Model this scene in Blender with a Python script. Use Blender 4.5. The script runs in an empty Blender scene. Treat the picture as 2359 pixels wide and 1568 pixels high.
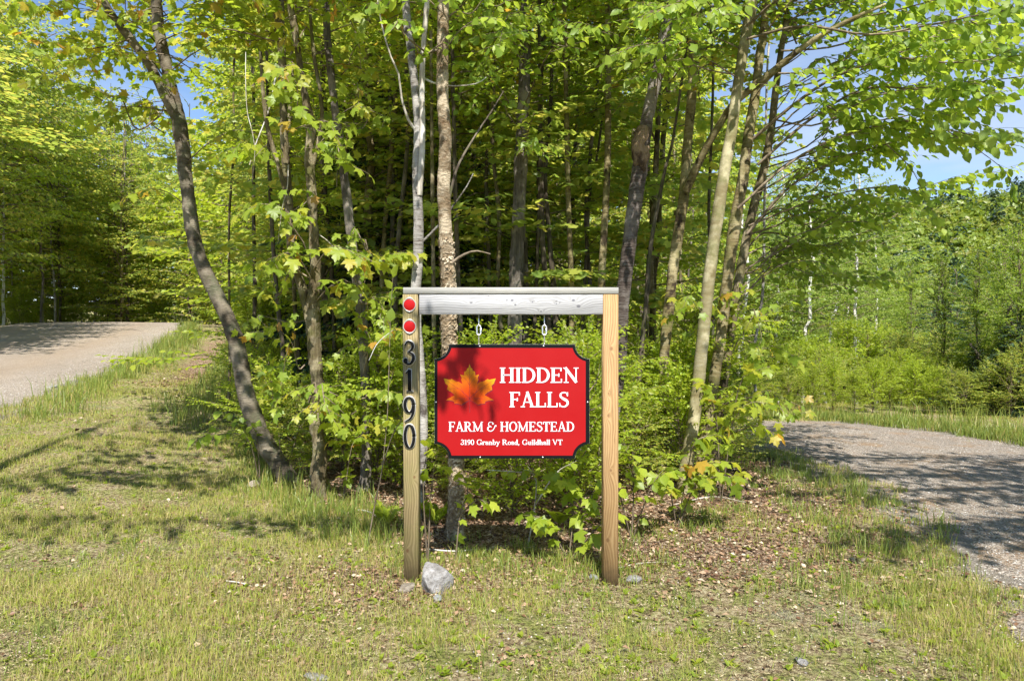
import bpy, math, random
import numpy as np
from mathutils import Vector, Matrix
from mathutils.geometry import tessellate_polygon

# ------------------------------------------------------------------ camera, sky, sun, exposure
S = bpy.context.scene
C = S.collection
EYE = 1.42
F = 1573.0            # focal length in units of a 2359 px wide picture (24 mm on 36 mm)
cam_d = bpy.data.cameras.new('camera'); cam = bpy.data.objects.new('camera', cam_d); C.objects.link(cam)
cam.location = (0, 0, EYE); cam.rotation_euler = (math.radians(90), 0, 0)
cam_d.lens = 24.0; cam_d.sensor_width = 36.0; cam_d.clip_start = 0.05; cam_d.clip_end = 3000
S.camera = cam

SUN_EL, SUN_AZ = math.radians(50), math.radians(7)      # azimuth: to the right of straight behind the camera
sd = Vector((math.sin(SUN_AZ) * math.cos(SUN_EL), -math.cos(SUN_AZ) * math.cos(SUN_EL), math.sin(SUN_EL)))
W = bpy.data.worlds.new('World'); S.world = W; W.use_nodes = True
nt = W.node_tree; nt.nodes.clear()
wo = nt.nodes.new('ShaderNodeOutputWorld'); bg = nt.nodes.new('ShaderNodeBackground'); sky = nt.nodes.new('ShaderNodeTexSky')
sky.sky_type = 'NISHITA'; sky.sun_disc = False; sky.sun_elevation = SUN_EL
sky.sun_rotation = math.atan2(sd.x, sd.y)
sky.altitude = 400; sky.air_density = 0.95; sky.dust_density = 0.15; sky.ozone_density = 2.6
bg.inputs[1].default_value = 0.105
# thin fair-weather clouds, everywhere round the sky
tc = nt.nodes.new('ShaderNodeTexCoord'); mp = nt.nodes.new('ShaderNodeMapping'); mp.inputs['Scale'].default_value = (1.6, 1.6, 7.0)
mp.inputs['Location'].default_value = (0.3, 0.2, 0.15)
nz = nt.nodes.new('ShaderNodeTexNoise'); nz.inputs['Scale'].default_value = 1.7; nz.inputs['Detail'].default_value = 7; nz.inputs['Roughness'].default_value = 0.55
cr = nt.nodes.new('ShaderNodeValToRGB'); cr.color_ramp.elements[0].position = 0.42; cr.color_ramp.elements[1].position = 0.66
mx = nt.nodes.new('ShaderNodeMix'); mx.data_type = 'RGBA'; mx.inputs['B'].default_value = (3.9, 4.3, 5.2, 1)
ml = nt.nodes.new('ShaderNodeMath'); ml.operation = 'MULTIPLY'; ml.inputs[1].default_value = 0.75
L = nt.links
L.new(tc.outputs['Generated'], mp.inputs[0]); L.new(mp.outputs[0], nz.inputs['Vector']); L.new(nz.outputs['Fac'], cr.inputs[0])
sxz = nt.nodes.new('ShaderNodeSeparateXYZ'); mr = nt.nodes.new('ShaderNodeMapRange'); mr.inputs[1].default_value = 0.62; mr.inputs[2].default_value = 0.1; mm_ = nt.nodes.new('ShaderNodeMath'); mm_.operation = 'MULTIPLY'
L.new(tc.outputs['Generated'], sxz.inputs[0]); L.new(sxz.outputs['Z'], mr.inputs[0]); L.new(cr.outputs[0], mm_.inputs[0]); L.new(mr.outputs[0], mm_.inputs[1]); L.new(mm_.outputs[0], ml.inputs[0]); L.new(ml.outputs[0], mx.inputs['Factor']); L.new(sky.outputs[0], mx.inputs['A'])
L.new(mx.outputs['Result'], bg.inputs[0]); L.new(bg.outputs[0], wo.inputs[0])

sun_d = bpy.data.lights.new('sun', 'SUN'); sun = bpy.data.objects.new('sun', sun_d); C.objects.link(sun)
sun_d.energy = 5.0; sun_d.angle = math.radians(0.53); sun_d.color = (1.0, 0.955, 0.87)
sun.rotation_euler = sd.to_track_quat('Z', 'Y').to_euler()

S.view_settings.view_transform = 'Standard'; S.view_settings.look = 'None'
S.view_settings.exposure = 0.98; S.view_settings.gamma = 1.0; S.view_settings.use_curve_mapping = False
S.render.engine = 'CYCLES'
cy = S.cycles
cy.use_denoising = True; cy.max_bounces = 7; cy.diffuse_bounces = 4; cy.glossy_bounces = 2; cy.transmission_bounces = 5
cy.transparent_max_bounces = 4; cy.use_adaptive_sampling = True; cy.adaptive_threshold = 0.02
cy.sample_clamp_indirect = 6.0; cy.caustics_reflective = False; cy.caustics_refractive = False
S.render.use_persistent_data = False

R = np.random.default_rng(7)
random.seed(7)

# ------------------------------------------------------------------ small helpers
def P(px, py, D):
    return np.array([(px - 1179.5) / F * D, D, EYE - (py - 784.0) / F * D])

def tag(o, label=None, cat=None, group=None, kind=None):
    if label: o['label'] = label
    if cat: o['category'] = cat
    if group: o['group'] = group
    if kind: o['kind'] = kind
    return o

def empty(name, loc, label, cat, group=None, rz=0.0, sc=1.0):
    o = bpy.data.objects.new(name, None); C.objects.link(o)
    o.location = loc; o.rotation_euler = (0, 0, rz); o.scale = (sc, sc, sc); o.empty_display_size = 0.2
    return tag(o, label, cat, group)

def mesh_obj(name, me, parent=None, loc=None):
    o = bpy.data.objects.new(name, me); C.objects.link(o)
    if parent: o.parent = parent
    if loc is not None: o.location = loc
    return o

def np_mesh(name, verts, tris, mat, tint=None, smooth=False, quads=None):
    me = bpy.data.meshes.new(name)
    verts = np.asarray(verts, dtype=np.float32).reshape(-1, 3)
    parts, starts, totals = [], [], []
    n = 0
    if tris is not None and len(tris):
        t = np.asarray(tris, dtype=np.int32).reshape(-1, 3)
        parts.append(t.ravel()); starts.append(np.arange(len(t)) * 3); totals.append(np.full(len(t), 3)); n = len(t) * 3
    if quads is not None and len(quads):
        q = np.asarray(quads, dtype=np.int32).reshape(-1, 4)
        parts.append(q.ravel()); starts.append(n + np.arange(len(q)) * 4); totals.append(np.full(len(q), 4))
    li = np.concatenate(parts); ls = np.concatenate(starts); lt = np.concatenate(totals)
    me.vertices.add(len(verts)); me.vertices.foreach_set('co', verts.ravel())
    me.loops.add(len(li)); me.loops.foreach_set('vertex_index', li.astype(np.int32))
    me.polygons.add(len(ls)); me.polygons.foreach_set('loop_start', ls.astype(np.int32))
    try: me.polygons.foreach_set('loop_total', lt.astype(np.int32))
    except Exception: pass
    if smooth: me.polygons.foreach_set('use_smooth', np.ones(len(ls), dtype=bool))
    if tint is not None:
        if not isinstance(tint, dict): tint = {'tint': tint}
        for k, a in tint.items():
            at = me.attributes.new(k, 'FLOAT', 'POINT'); at.data.foreach_set('value', np.asarray(a, dtype=np.float32))
    me.update(calc_edges=True); me.validate()
    for m in (mat if isinstance(mat, (list, tuple)) else [mat]): me.materials.append(m)
    return me

def nrm(a):
    return a / (np.linalg.norm(a, axis=-1, keepdims=True) + 1e-9)

def smooth01(t):
    t = np.clip(t, 0, 1); return t * t * (3 - 2 * t)

_perm = np.random.default_rng(3).random((256, 256))
def vnoise(x, y, s=1.0, off=0):
    x = np.asarray(x, float) / s + 17.3 + off * 5.7; y = np.asarray(y, float) / s + 41.9 + off * 3.1
    xi = np.floor(x).astype(int); yi = np.floor(y).astype(int); fx = smooth01(x - xi); fy = smooth01(y - yi)
    g = lambda i, j: _perm[i % 256, j % 256]
    return (g(xi, yi) * (1 - fx) + g(xi + 1, yi) * fx) * (1 - fy) + (g(xi, yi + 1) * (1 - fx) + g(xi + 1, yi + 1) * fx) * fy

# ------------------------------------------------------------------ layout of the ground
RX = np.array([-30, -10, 4, 9.5, 14.6, 25.7, 33.7, 45, 70, 120.])           # y
RE = np.array([-5.0, -5.2, -5.8, -7.1, -8.6, -12.7, -16.3, -19.5, -22, -25.])  # right edge x of the road
def road_edge(y): return np.interp(y, RX, RE)
DL = np.array([[2.1, -12], [2.1, -8], [2.1, -4], [2.15, -1], [2.25, 1.2], [2.4, 2.3], [2.62, 3.4], [3.15, 4.8], [3.55, 6.4], [3.6, 8.0], [3.1, 9.7], [1.8, 11.0], [.6, 11.6], [-.8, 12.0]], float)
DR = np.array([[8.3, -12], [8.2, -8], [8.1, -4], [8.0, -1], [7.9, 1.5], [7.75, 3.5], [7.5, 5.5], [7.25, 7.2], [6.9, 9.0], [6.4, 10.7], [5.3, 12.1], [3.4, 13.0], [1.4, 13.6], [-.6, 13.9]], float)
def resample(pts, n):
    pts = np.asarray(pts, float)
    m = len(pts)
    ext = np.vstack([2 * pts[0] - pts[1], pts, 2 * pts[-1] - pts[-2]])
    ts = np.linspace(0, m - 1, n); i = np.clip(ts.astype(int), 0, m - 2); f = (ts - i)[:, None]
    p0, p1, p2, p3 = ext[i], ext[i + 1], ext[i + 2], ext[i + 3]
    return 0.5 * ((2 * p1) + (-p0 + p2) * f + (2 * p0 - 5 * p1 + 4 * p2 - p3) * f ** 2 + (-p0 + 3 * p1 - 3 * p2 + p3) * f ** 3)
DLs, DRs = resample(DL, 160), resample(DR, 160)
def drive_mask(x, y):
    """signed-ish distance inside the driveway (positive inside), metres"""
    x = np.asarray(x, float); y = np.asarray(y, float)
    lx = np.interp(y, DLs[:, 1], DLs[:, 0]); rx = np.interp(y, DRs[:, 1], DRs[:, 0])
    a = np.minimum(x - lx, rx - x)
    # the bend behind the trees
    k0 = int(np.argmax(DLs[:, 0])); A_ = DLs[k0:][::-1]; B_ = DRs[::-1]
    lo = np.interp(x, A_[:, 0], A_[:, 1]); hi = np.interp(x, B_[:, 0], B_[:, 1])
    b = np.where((x < 3.6) & (x > -.8), np.minimum(y - lo, hi - y), -9)
    return np.maximum(np.where(y < 11.9, a, -9), np.where(y > 7.5, b, -9))
FX = np.array([-30, -14, -8, -5, -3, -2.2, -1.2, -.6, .6, 1.2, 2.2, 3.2, 3.5, 30.])
FY = np.array([60, 33, 20, 12.5, 8, 6.3, 5.3, 4.6, 4.5, 5.1, 6.2, 8.0, 30, 60.])
def island(x, y): return np.asarray(y) - np.interp(x, FX, FY)
def base_h(x, y):
    x = np.asarray(x, float); y = np.asarray(y, float)
    rise = 0.076 * np.clip(y - 4, 0, 30) - 0.05 * np.clip(y - 34, 0, 60)
    w = smooth01((-x - 1.8) / 4.2)
    h = rise * w
    # land falls away to the right beyond the driveway
    h = h - 0.10 * np.clip(y - 15, 0, 60) * smooth01((x - 1) / 8)
    return h
def ground_h(x, y):
    h = base_h(x, y)
    re = road_edge(y)
    d = x - re                                   # ditch beside the road
    h = h - 0.38 * np.exp(-((d - 1.7) / 0.62) ** 2) * smooth01((y - 11) / 5) * smooth01((34 - y) / 5)
    h = h + 0.14 * np.exp(-((y - 19.2) / 0.55) ** 2) * np.exp(-((d - 1.7) / 0.7) ** 2)
    inroad = smooth01((-d - 0.15) / 0.5) * smooth01((d + 8.4) / 0.5); dm = drive_mask(x, y)
    on = np.maximum(inroad, smooth01((dm - 0.1) / 0.4))
    bump = (vnoise(x, y, 0.9) - 0.5) * 0.07 + (vnoise(x, y, 0.28, 1) - 0.5) * 0.035
    isl = smooth01(island(x, y) / 1.0)
    bump = bump + isl * (vnoise(x, y, 2.3, 2) - 0.5) * 0.2
    near_sign = np.exp(-((x) ** 2 + (y - 4) ** 2) / 1.6)
    off = np.maximum(smooth01((-d + 0.5) / 0.5) * smooth01((d + 8.9) / 0.5), smooth01((dm + 0.5) / 0.45))
    h = h + bump * (1 - off) * (1 - 0.8 * near_sign) - 0.06 * on
    bank = smooth01((x - np.interp(y, [0, 60], [8.4, 14])) / 3)
    return h

# ------------------------------------------------------------------ materials
class NT:
    def __init__(s, name):
        s.m = bpy.data.materials.new(name); s.m.use_nodes = True; s.t = s.m.node_tree; s.t.nodes.clear()
        s.out = s.n('ShaderNodeOutputMaterial')
    def n(s, t, **k):
        a = s.t.nodes.new(t)
        for q, v in k.items(): setattr(a, q, v)
        return a
    def l(s, a, b): s.t.links.new(a, b)
    def val(s, x, sock):
        if hasattr(x, 'is_linked') or hasattr(x, 'links'): s.l(x, sock)
        else: sock.default_value = x
    def math(s, op, a, b=0.0, c=None):
        m = s.n('ShaderNodeMath', operation=op); s.val(a, m.inputs[0]); s.val(b, m.inputs[1])
        if c is not None: s.val(c, m.inputs[2])
        return m.outputs[0]
    def mix(s, f, a, b, blend='MIX'):
        m = s.n('ShaderNodeMix', data_type='RGBA', blend_type=blend); s.val(f, m.inputs['Factor'])
        for x, q in ((a, 'A'), (b, 'B')):
            if isinstance(x, tuple): m.inputs[q].default_value = (*x[:3], 1)
            else: s.l(x, m.inputs[q])
        return m.outputs['Result']
    def coord(s, kind='Object', scale=(1, 1, 1), loc=(0, 0, 0), rot=(0, 0, 0)):
        c = s.n('ShaderNodeTexCoord'); m = s.n('ShaderNodeMapping')
        m.inputs['Scale'].default_value = scale; m.inputs['Location'].default_value = loc; m.inputs['Rotation'].default_value = rot
        s.l(c.outputs[kind], m.inputs[0]); return m.outputs[0]
    def noise(s, v, scale, detail=4, rough=0.55, dist=0.0):
        a = s.n('ShaderNodeTexNoise'); a.inputs['Scale'].default_value = scale; a.inputs['Detail'].default_value = detail
        a.inputs['Roughness'].default_value = rough; a.inputs['Distortion'].default_value = dist; s.l(v, a.inputs['Vector']); return a.outputs['Fac']
    def vor(s, v, scale, feature='F1', out='Distance'):
        a = s.n('ShaderNodeTexVoronoi', feature=feature); a.inputs['Scale'].default_value = scale; s.l(v, a.inputs['Vector']); return a.outputs[out]
    def ramp(s, f, stops):
        r = s.n('ShaderNodeValToRGB'); e = r.color_ramp.elements
        while len(e) < len(stops): e.new(0.5)
        for i, (p, c) in enumerate(stops):
            e[i].position = p; e[i].color = (*c, 1) if isinstance(c, tuple) else (c, c, c, 1)
        s.l(f, r.inputs[0]); return r.outputs[0]
    def bump(s, h, strength=0.5, dist=0.01):
        b = s.n('ShaderNodeBump'); b.inputs['Strength'].default_value = strength; b.inputs['Distance'].default_value = dist
        s.l(h, b.inputs['Height']); return b.outputs[0]
    def bsdf(s, col, rough=0.8, normal=None, spec=0.3, metal=0.0):
        b = s.n('ShaderNodeBsdfPrincipled')
        if isinstance(col, tuple): b.inputs['Base Color'].default_value = (*col[:3], 1)
        else: s.l(col, b.inputs['Base Color'])
        s.val(rough, b.inputs['Roughness']); b.inputs['Specular IOR Level'].default_value = spec; b.inputs['Metallic'].default_value = metal
        if normal: s.l(normal, b.inputs['Normal'])
        s.l(b.outputs[0], s.out.inputs[0]); return b

def srgb(r, g, b):
    f = lambda c: ((c / 255 + 0.055) / 1.055) ** 2.4 if c > 10 else c / 255 / 12.92
    return (f(r), f(g), f(b))

def leaf_mat(name, stops, trans=0.5, tmul=1.95, gloss=0.5, rough=0.45):
    k = NT(name)
    at = k.n('ShaderNodeAttribute', attribute_name='tint'); oi = k.n('ShaderNodeObjectInfo')
    f = k.math('FRACT', k.math('ADD', at.outputs['Fac'], oi.outputs['Random']))
    col = k.ramp(f, stops)
    v = k.math('MULTIPLY_ADD', oi.outputs['Random'], 0.3, 0.85)
    hs = k.n('ShaderNodeHueSaturation'); k.l(col, hs.inputs['Color']); k.l(v, hs.inputs['Value']); col = hs.outputs[0]
    d = k.n('ShaderNodeBsdfPrincipled'); k.l(col, d.inputs['Base Color']); d.inputs['Roughness'].default_value = rough
    d.inputs['Specular IOR Level'].default_value = gloss
    hs2 = k.n('ShaderNodeHueSaturation'); hs2.inputs['Hue'].default_value = 0.488; hs2.inputs['Saturation'].default_value = 1.04; hs2.inputs['Value'].default_value = tmul
    k.l(col, hs2.inputs['Color'])
    t = k.n('ShaderNodeBsdfTranslucent'); k.l(hs2.outputs[0], t.inputs[0])
    m = k.n('ShaderNodeMixShader'); m.inputs[0].default_value = trans
    k.l(d.outputs[0], m.inputs[1]); k.l(t.outputs[0], m.inputs[2]); k.l(m.outputs[0], k.out.inputs[0])
    return k.m

M = {}
M['maple'] = leaf_mat('maple_leaf', [(0.0, (0.171, 0.263, 0.026)), (0.35, (0.236, 0.312, 0.033)), (0.7, (0.289, 0.350, 0.038)), (0.93, (0.355, 0.338, 0.042)), (1.0, (0.394, 0.225, 0.042))])
M['beech'] = leaf_mat('beech_leaf', [(0.0, (0.158, 0.263, 0.035)), (0.5, (0.234, 0.328, 0.040)), (1.0, (0.313, 0.394, 0.050))])
M['forest'] = leaf_mat('forest_leaf', [(0.0, (0.165, 0.252, 0.049)), (0.4, (0.252, 0.328, 0.056)), (0.75, (0.350, 0.379, 0.068)), (1.0, (0.458, 0.417, 0.079))])
M['pale'] = leaf_mat('birch_leaf', [(0.0, (0.150, 0.237, 0.040)), (0.5, (0.209, 0.291, 0.047)), (1.0, (0.287, 0.356, 0.079))], gloss=0.5)
M['aspen'] = leaf_mat('aspen_leaf', [(0.0, (0.125, 0.200, 0.022)), (0.5, (0.184, 0.264, 0.029)), (1.0, (0.244, 0.304, 0.044))], gloss=0.5)
M['lime'] = leaf_mat('young_leaf', [(0.0, (0.200, 0.288, 0.025)), (0.5, (0.275, 0.360, 0.034)), (1.0, (0.350, 0.396, 0.046))])
M['needle'] = leaf_mat('needle', [(0.0, (0.027, 0.059, 0.031)), (0.5, (0.041, 0.082, 0.037)), (1.0, (0.064, 0.109, 0.046))], trans=0.2, tmul=1.1)
M['far'] = leaf_mat('hill_leaf', [(0.0, (0.112, 0.175, 0.019)), (0.4, (0.160, 0.232, 0.023)), (0.8, (0.222, 0.279, 0.029)), (1.0, (0.222, 0.221, 0.038))], trans=0.35)
M['farneedle'] = leaf_mat('hill_needle', [(0.0, (0.030, 0.057, 0.027)), (1.0, (0.060, 0.097, 0.038))], trans=0.15)
M['grass'] = leaf_mat('grass_blade', [(0.0, (0.515, 0.422, 0.210)), (0.14, (0.370, 0.285, 0.130)), (0.27, (0.493, 0.433, 0.180)), (0.34, (0.381, 0.388, 0.080)), (0.65, (0.314, 0.388, 0.065)), (1.0, (0.224, 0.353, 0.055))], trans=0.4, tmul=1.2, gloss=0.25)
M['tallgrass'] = leaf_mat('tall_grass', [(0.0, (0.164, 0.228, 0.048)), (0.5, (0.208, 0.292, 0.057)), (0.9, (0.297, 0.341, 0.067)), (1.0, (0.505, 0.380, 0.142))], trans=0.4, tmul=1.2)
M['litter'] = leaf_mat('dead_leaf', [(0.0, (.05, .028, .018)), (0.3, (.17, .09, .052)), (0.6, (.30, .185, .115)), (0.85, (.42, .30, .20)), (1.0, (.56, .47, .36))], trans=0.15, tmul=1.0, gloss=0.25)

def bark(name, a, b, c, stretch=(1, 1, 0.18), sc=28, patch=(0.45, 0.6), patch_sc=3.0, bumpd=0.012, moss=None, rough=0.9, dark=None, dark_sc=2.0):
    k = NT(name)
    v = k.coord('Object', stretch); v1 = k.coord('Object')
    oi = k.n('ShaderNodeObjectInfo')
    n1 = k.noise(v, sc, 6, 0.65, 0.3); n2 = k.noise(v1, patch_sc, 4, 0.6); n3 = k.noise(v, sc * 2.7, 4, 0.7)
    col = k.ramp(n1, [(0.3, a), (0.5, b), (0.68, c)])
    pm = k.ramp(n2, [(patch[0], 0.0), (patch[1], 1.0)])
    light = tuple(min(0.8, x * 2.1) for x in c)
    col = k.mix(k.math('MULTIPLY', pm, 0.6), col, light)
    if moss:
        mm = k.ramp(k.noise(v1, 5.5, 5, 0.65), [(0.5, 0.0), (0.66, 0.75)]); col = k.mix(mm, col, moss)
    if dark:
        dm = k.ramp(k.noise(k.coord('Object', (1, 1, 0.8), (3, 1, 2)), dark_sc, 5, 0.7), [(0.54, 0.0), (0.62, 0.85)]); col = k.mix(dm, col, dark)
    h = k.math('ADD', n1, k.math('MULTIPLY', n3, 0.5))
    k.bsdf(col, rough, k.bump(h, 1.0, bumpd * 1.8), 0.2)
    return k.m
M['bark_smooth'] = bark('bark_smooth', (0.046, 0.035, 0.023), (0.092, 0.074, 0.053), (0.139, 0.120, 0.092), (0.7, 0.7, 2.6), 16, (0.46, 0.62), 4.0, 0.007, moss=(0.102, 0.111, 0.065))
M['bark_mossy'] = bark('bark_mossy', (0.069, 0.050, 0.026), (0.132, 0.105, 0.058), (0.201, 0.174, 0.116), (1, 1, 0.25), 26, (0.5, 0.62), 5.0, 0.014, moss=(0.105, 0.111, 0.031), dark=(0.026, 0.019, 0.013))
M['bark_grey'] = bark('bark_grey', (0.050, 0.042, 0.034), (0.118, 0.101, 0.084), (0.186, 0.165, 0.139), (1, 1, 0.14), 30, (0.5, 0.62), 3.0, 0.014)
M['bark_peeling'] = bark('bark_peeling', (0.109, 0.065, 0.033), (0.228, 0.169, 0.103), (0.326, 0.272, 0.196), (0.8, 0.8, 1.3), 22, (0.5, 0.6), 7.0, 0.02)
M['bark_flake'] = bark('bark_flake', (0.173, 0.110, 0.058), (0.289, 0.220, 0.139), (0.381, 0.324, 0.243), (1, 1, 1), 30, (0.5, 0.6), 9.0, 0.004)
M['bark_birchgrey'] = bark('bark_birchgrey', (0.074, 0.055, 0.046), (0.231, 0.212, 0.194), (0.286, 0.273, 0.254), (0.6, 0.6, 3.5), 20, (0.42, 0.6), 3.0, 0.006, dark=(0.042, 0.028, 0.023), dark_sc=5)
M['bark_cherry'] = bark('bark_cherry', (0.029, 0.020, 0.017), (0.075, 0.058, 0.049), (0.150, 0.133, 0.121), (0.6, 0.6, 4.0), 16, (0.5, 0.63), 3.5, 0.008)
M['bark_gold'] = bark('bark_gold', (0.082, 0.056, 0.023), (0.184, 0.148, 0.071), (0.255, 0.219, 0.133), (0.6, 0.6, 3.0), 14, (0.5, 0.65), 4.0, 0.006, moss=(0.138, 0.138, 0.046), dark=(0.025, 0.015, 0.013), dark_sc=6)
M['bark_pale'] = bark('bark_pale', (0.152, 0.121, 0.058), (0.224, 0.193, 0.107), (0.269, 0.242, 0.162), (0.6, 0.6, 1.6), 9, (0.5, 0.62), 4.0, 0.004, moss=(0.148, 0.148, 0.058))
M['bark_white'] = bark('bark_white', (.35, .32, .28), (.62, .60, .56), (.72, .70, .66), (0.6, 0.6, 4.0), 8, (0.5, 0.6), 2.0, 0.003, dark=(.08, .06, .05), dark_sc=7)
M['bark_dark'] = bark('bark_dark', (0.036, 0.027, 0.020), (0.086, 0.068, 0.050), (0.144, 0.122, 0.094), (1, 1, 0.3), 24, (0.52, 0.7), 3.0, 0.01, moss=(0.086, 0.094, 0.036))
M['twig'] = bark('twig', (.08, .06, .04), (.16, .125, .085), (.25, .20, .15), (1, 1, 0.5), 30, (0.5, 0.7), 4.0, 0.002)
M['deadwood'] = bark('deadwood', (.22, .19, .15), (.42, .38, .32), (.56, .52, .46), (1, 1, 0.1), 40, (0.5, 0.6), 3.0, 0.004)
M['burl'] = bark('burl', (.035, .022, .016), (.10, .065, .042), (.20, .14, .09), (1, 1, 0.4), 22, (0.5, 0.6), 6.0, 0.03)

def ground_mat():
    k = NT('ground'); v = k.coord('Object')
    lit = k.n('ShaderNodeAttribute', attribute_name='litter').outputs['Fac']; gra = k.n('ShaderNodeAttribute', attribute_name='gravel').outputs['Fac']
    big = k.noise(v, 0.9, 5, 0.6); mid = k.noise(v, 4.5, 6, 0.65); fine = k.noise(v, 38, 6, 0.7); vfine = k.noise(v, 120, 3, 0.7)
    chips = k.vor(k.coord('Object', (1, 1, 0.3)), 55, out='Color')
    sep = k.n('ShaderNodeSeparateColor'); k.l(chips, sep.inputs[0]); ch = sep.outputs[0]
    straw = k.ramp(fine, [(0.36, (.09, .06, .035)), (0.46, (.26, .19, .11)), (0.56, (.45, .38, .22)), (0.7, (.60, .54, .38))])
    moss = k.ramp(fine, [(0.36, (.05, .055, .02)), (0.5, (.23, .24, .065)), (0.64, (.40, .40, .14))])
    brown = k.ramp(ch, [(0.0, (.055, .032, .022)), (0.35, (.19, .11, .07)), (0.7, (.34, .235, .16)), (1.0, (.48, .38, .28))])
    soil = k.ramp(fine, [(0.3, (.20, .165, .125)), (0.6, (.40, .35, .29))])
    col = k.mix(k.ramp(mid, [(0.44, 0.0), (0.56, 1.0)]), straw, moss)
    col = k.mix(k.ramp(k.math('ADD', k.math('MULTIPLY', big, 0.6), k.math('MULTIPLY', mid, 0.4)), [(0.55, 0.0), (0.66, 0.8)]), col, soil)
    lf = k.math('ADD', k.math('MULTIPLY', lit, 1.0), k.math('MULTIPLY', k.math('SUBTRACT', mid, 0.5), 1.6))
    col = k.mix(k.ramp(lf, [(0.25, 0.0), (0.55, 1.0)]), col, brown)
    gv = k.ramp(k.noise(v, 70, 4, 0.7), [(0.3, (.12, .10, .08)), (0.5, (.30, .26, .215)), (0.7, (.46, .41, .35))])
    gf = k.math('ADD', gra, k.math('MULTIPLY', k.math('SUBTRACT', mid, 0.5), 1.2))
    col = k.mix(k.ramp(gf, [(0.3, 0.0), (0.6, 1.0)]), col, gv)
    h = k.math('ADD', k.math('ADD', fine, k.math('MULTIPLY', mid, 1.5)), k.math('MULTIPLY', vfine, 0.5))
    k.bsdf(col, 0.95, k.bump(h, 1.0, 0.035), 0.15)
    return k.m
M['ground'] = ground_mat()
def gravel_mat(name, base, dark, light, leaf=0.0, wheel=0.0):
    k = NT(name); v = k.coord('Object')
    n = k.noise(v, 60, 5, 0.7); cell = k.vor(v, 75, out='Color'); sep = k.n('ShaderNodeSeparateColor'); k.l(cell, sep.inputs[0])
    big = k.noise(v, 0.8, 4, 0.55); mid = k.noise(v, 5, 5, 0.6)
    col = k.ramp(k.math('ADD', k.math('MULTIPLY', n, 0.55), k.math('MULTIPLY', sep.outputs[0], 0.45)), [(0.25, dark), (0.5, base), (0.78, light)])
    col = k.mix(k.ramp(k.math('MULTIPLY_ADD', mid, 0.5, k.math('MULTIPLY', big, 0.5)), [(0.42, 0.0), (0.62, wheel)]), col, tuple(x * 0.72 for x in base))
    if not leaf:
        ac = k.n('ShaderNodeAttribute', attribute_name='across').outputs['Fac']; a2 = k.math('ADD', ac, k.math('MULTIPLY', k.math('SUBTRACT', big, .5), .12))
        tr_ = k.ramp(a2, [(0.0, 0.2), (0.18, 0.85), (0.33, 0.3), (0.48, 0.75), (0.62, 0.25), (0.76, 0.9), (0.88, 0.1), (1.0, 0.0)])
        col = k.mix(k.math('MULTIPLY', tr_, 0.5), col, srgb(150, 128, 104))
        col = k.mix(k.ramp(k.noise(k.coord('Object', (.5, .12, 1)), 2.0, 4, .6), [(.45, 0.0), (.7, .35)]), col, srgb(120, 106, 92))
    if leaf:
        sp = k.vor(v, 26); m2 = k.ramp(k.math('ADD', sp, k.math('MULTIPLY', mid, 0.35)), [(0.32, leaf), (0.40, 0.0)])
        col = k.mix(m2, col, (.27, .14, .07))
        sd_ = k.ramp(k.noise(v, 2.1, 5, 0.6), [(0.5, 0.0), (0.66, leaf)]); col = k.mix(sd_, col, (.28, .19, .115))
    dd = k.vor(v, 75)
    k.bsdf(col, 0.95, k.bump(k.math('ADD', k.math('MULTIPLY', dd, -1.2), n), 0.9, 0.012), 0.2)
    return k.m
M['road'] = gravel_mat('road', srgb(158, 146, 134), srgb(104, 93, 84), srgb(200, 190, 178), 0.0, 0.35)
M['drive'] = gravel_mat('driveway', srgb(146, 135, 123), srgb(88, 78, 69), srgb(194, 184, 173), 0.8, 0.5)

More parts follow.
